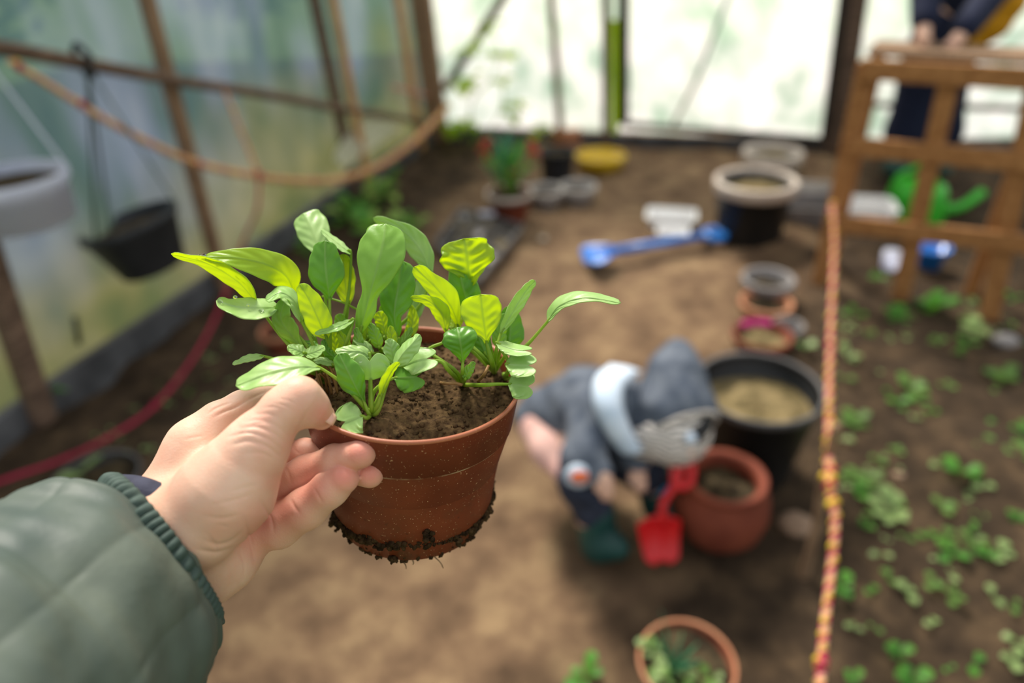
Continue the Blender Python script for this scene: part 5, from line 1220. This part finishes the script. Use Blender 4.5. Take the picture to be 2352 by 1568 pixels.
# ------------------------------------------------------------------ ropes
def rope(name, lab, pts, r, mats_, turns, tufts=0, seed=0, tuftm='rope_y', n=160, knots=(), grow=1.0):
    cp = catmull(pts, n); fr = frames(cp); e = empty(name, cp[0], lab, 'rope'); L = sum((cp[i+1]-cp[i]).length for i in range(n))
    for k, mn in enumerate(mats_):
        ph = 2*math.pi*k/len(mats_); q = []
        for i, p in enumerate(cp):
            a = ph+2*math.pi*turns*i/n; q.append(p+(fr[i][1]*math.cos(a)+fr[i][2]*math.sin(a))*r*.5*(1+(grow-1)*i/n))
        MB().add(*tube(q, [r*.62, r*.62*grow], 8)).build('strand', M[mn], e)
    rnd = random.Random(seed)
    if tufts:
        for k in range(tufts):
            mb = MB(); i = int((k+.5+rnd.uniform(-.25, .25))/tufts*n); p = cp[min(i, n)]; a = rnd.uniform(0, 6.28); f_ = fr[min(i, n)]
            mb.add(*sphere(p+(f_[1]*math.cos(a)+f_[2]*math.sin(a))*r*.95, r*rnd.uniform(.6, .95), 8, (1, 1, 1.2), rnd, .2)); mb.build('yellow_tuft', M[tuftm], e)
    for i, mm in knots:
        mb = MB(); p = cp[int(i*n)]
        for k in range(5): mb.add(*sphere(p+Vector((rnd.uniform(-1, 1), rnd.uniform(-1, 1), rnd.uniform(-1, 1)))*r*1.1, r*1.15, 8, (1, 1, 1), rnd, .2))
        mb.build('knot', M[mm], e)
    return e
d0 = depth(LW(40, 130, .12)); dc_ = depth(FW(1015, 240, .2))
px_ = [(22, 140), (105, 190), (220, 262), (330, 322), (450, 374), (590, 405), (700, 416), (790, 410), (880, 376), (965, 312), (1028, 245)]
pts = []
for i, (x, y) in enumerate(px_):
    f = (i/(len(px_)-1)); dd = 1/((1-f)/d0+f/dc_) if False else d0+(dc_-d0)*f**1.5; dd = min(dd, 3.3+f*.9); pts.append(P(x, y, min(dd, depth(LW(x, y, .13)))))
pts[-1] = FW(1028, 245, .10)
rope('slack_rope', 'orange and crimson twisted rope sagging from the brown pole to the corner post', pts, .0085, ['rope_o', 'rope_o', 'rope_p'], 30, 22, 1, n=220, grow=2.4, knots=((.03, 'rope_m'), (.17, 'rope_m'), (.40, 'rope_m'), (.52, 'rope_m'), (.62, 'rope_m'), (.985, 'rope_p')))
rope('tie_rope', 'short salmon rope end tied round the corner post', [FW(1030, 240, .09), FW(985, 222, .1), LW(905, 200, .12)], .012, ['rope_p', 'rope_p'], 6, 0, n=30)
pa = LW(508, 190, .09); pd = P(595, 402, depth(pts[5])-.01)
rope('tie_rope', 'thin orange rope dropping from the brown pole to the sagging rope', [pa, pa.lerp(pd, .5), pd], .008, ['rope_o', 'rope_p'], 14, 5, 3, n=60, knots=((.97, 'rope_m'),))
g1 = LW(560, 552, .10); lowpts = [pd, pd.lerp(g1, .5)+ln*.03, g1, G(512, 690, .07), G(452, 810, .05), G(352, 935, .05), G(235, 1012, .06), G(125, 1062, .07), G(30, 1095, .08), G(-120, 1150, .08)]
rope('crimson_rope', 'crimson rope running down the wall and along the left bed', lowpts, .0062, ['rope_m', 'rope_m', 'rope_m'], 30, 0, 4, n=200, knots=((.25, 'rope_m'), (.55, 'rope_m'), (.66, 'rope_m')))
# right hand rope: rack leg -> stake -> towards the camera
sb = GG(1848, 1318); st_top = P(1922, 975, depth(sb)-.22)
tag(MB().add(*tube(catmull([sb-Z*.03, sb.lerp(st_top, .35)+Rv*.004, sb.lerp(st_top, .7)-Rv*.003, st_top], 20), [.013, .012, .011, .010], 10)).build('stake', M['wood'], center=sb), 'leaning wooden stake tied to the yellow and crimson rope', 'stake')
kn = P(1905, 1110, depth(sb)-.26)
r_top = RW(1912, 468, .05)
rope('beaded_rope', 'yellow, salmon and crimson rope tied from the wooden rack down to the stake', [r_top, P(1916, 560, depth(r_top)-.22), P(1908, 760, depth(r_top)-.65), P(1904, 930, depth(kn)+.25), kn], .0080, ['rope_o', 'rope_p', 'rope_m'], 24, 34, 5, n=220, knots=((.01, 'rope_o'), (.03, 'rope_m'), (.06, 'rope_p'), (.55, 'rope_m'), (.97, 'rope_m'), (.99, 'rope_y')))
rope('beaded_rope', 'yellow and crimson rope running from the stake to the bottom edge', [kn, P(1918, 1200, depth(kn)-.05), P(1908, 1320, depth(kn)-.12), P(1893, 1450, depth(kn)-.22), P(1884, 1570, depth(kn)-.3), P(1876, 1700, depth(kn)-.36)], .0074, ['rope_o', 'rope_p', 'rope_m'], 16, 22, 6, n=160, knots=((.02, 'rope_m'), (.10, 'rope_y'), (.735, 'rope_m')))

# ------------------------------------------------------------------ seedlings in the beds
big = [(2040, 1178, .085, 8, 'sprout_p', 'large pale leafed seedling right of the wooden stake'), (2205, 1085, .10, 7, 'sprout_d', 'upright bright green seedling in the middle of the right bed'), (1960, 968, .075, 7, 'sprout', 'leafy seedling right behind the rope above the stake'),
       (1985, 1100, .07, 6, 'sprout', 'small seedling between the stake and the large pale leafed seedling'), (2090, 895, .09, 9, 'sprout', 'spreading seedling right of the big black tub beyond the rope'), (2140, 710, .11, 14, 'sprout_d', 'bushy green plant under the middle of the wooden rack'),
       (1960, 720, .08, 9, 'sprout_d', 'green plant at the foot of the left leg of the wooden rack'), (2060, 735, .09, 9, 'sprout_d', 'green plant at the foot of the middle leg of the wooden rack'), (2230, 760, .09, 9, 'sprout_p', 'pale green plant left of the right leg of the wooden rack'),
       (1845, 800, .08, 5, 'sprout_p', 'pale strap leafed plant behind the rim of the big black tub'), (2290, 870, .09, 8, 'sprout', 'spreading seedling at the right edge below the grey stone'), (2335, 1040, .08, 8, 'sprout', 'leafy seedling cut by the right edge'), (2265, 1270, .05, 6, 'sprout_d', 'small deep green seedling low on the right edge'),
       (2020, 640, .07, 7, 'sprout_d', 'green plant below the lower rail of the wooden rack'), (2190, 1368, .045, 5, 'sprout', 'round leafed seedling alone low in the right bed'), (1948, 820, .07, 6, 'sprout_p', 'pale seedling touching the rope above the big tub')]
for i, (x, y, L, n, mt, lab) in enumerate(big):
    rosette('seedling_plant', GG(x, y+8), n, L*.62, L*.22, mt, seed=100+i, label=lab, cat='seedling', up=(.5, 1.5))
protos = []
rnd = random.Random(21)
LOOK = {'sprout': 'mid green', 'sprout_d': 'deep green', 'sprout_p': 'pale green'}
def zone(x, y):
    if x < 1000:
        side = 'between the curb board and crimson rope' if y < 1232-.62*x else 'between the crimson rope and the hand'
        return side+(', lower left' if x < 340 else (', halfway along' if x < 500 else ', by the held leaves'))
    if y < 760: return 'under the wooden rack' if x > 1990 else 'by the left leg of the wooden rack'
    side = 'close to the beaded rope' if x < 2040 else ('at the right edge' if x > 2230 else 'mid right bed')
    lev = 'below the wooden rack' if y < 930 else ('level with the clay pot' if y < 1180 else ('level with the stake foot' if y < 1380 else 'near the photo bottom'))
    return side+', '+lev
def scatter(n, poly, group, lab, kinds, smin_, smax_, seed):
    rnd = random.Random(seed); prot = []
    for k, (mt, nl) in enumerate(kinds):
        prot.append(rosette('seedling_plant', Vector((0, 0, 0)), nl, .03, .011, mt, seed=seed*7+k, up=(.3, 1.1)))
    used = [False]*len(prot); placed = []; seen = set()
    while len(placed) < n:
        x = rnd.uniform(poly[0], poly[1]); y = rnd.uniform(poly[2], poly[3])
        if not poly[4](x, y): continue
        g_ = GG(x, y)
        if any((g_-q_).length < .045 for q_ in placed): continue
        for _ in range(40):
            k = rnd.randrange(len(prot)); s_ = rnd.uniform(smin_, smax_); szw = 'tiny' if s_ < (smin_+smax_)/2 else 'small'
            lb_ = szw+' '+LOOK[kinds[k][0]]+' '+['', '', 'two-leafed', 'three-leafed', 'four-leafed', 'five-leafed'][kinds[k][1]]+' seedling '+zone(x, y)
            if lb_ not in seen: break
        else: continue
        seen.add(lb_)
        if not used[k]: o = prot[k]; used[k] = True
        else: o = prot[k].copy(); col.objects.link(o)
        o.location = g_+Z*.004; o.rotation_euler = (0, 0, rnd.uniform(0, 6.28)); o.scale = (s_, s_, s_); tag(o, lb_, 'seedling', group); placed.append(g_)
    for k, u_ in enumerate(used):
        if not u_: bpy.data.objects.remove(prot[k])
scatter(95, (1930, 2352, 640, 1568, lambda x, y: x > 1925), 'seedlings scattered over the right bed', 'tiny green seedling scattered on the dark soil right of the beaded rope', [('sprout', 4), ('sprout_d', 5), ('sprout_p', 3), ('sprout', 2), ('sprout_d', 2), ('sprout_p', 2)], .6, 1.35, 5)
scatter(44, (210, 700, 690, 1060, lambda x, y: abs((y-1160)+(x*.62)) < 1e9 and y > 1105-.60*x and y < 1300-.62*x), 'seedlings scattered over the left bed', 'tiny pale seedling scattered on the left bed beside the crimson rope', [('sprout_p', 4), ('sprout_p', 3), ('sprout', 3), ('sprout_p', 2), ('sprout', 2)], .55, .95, 6)
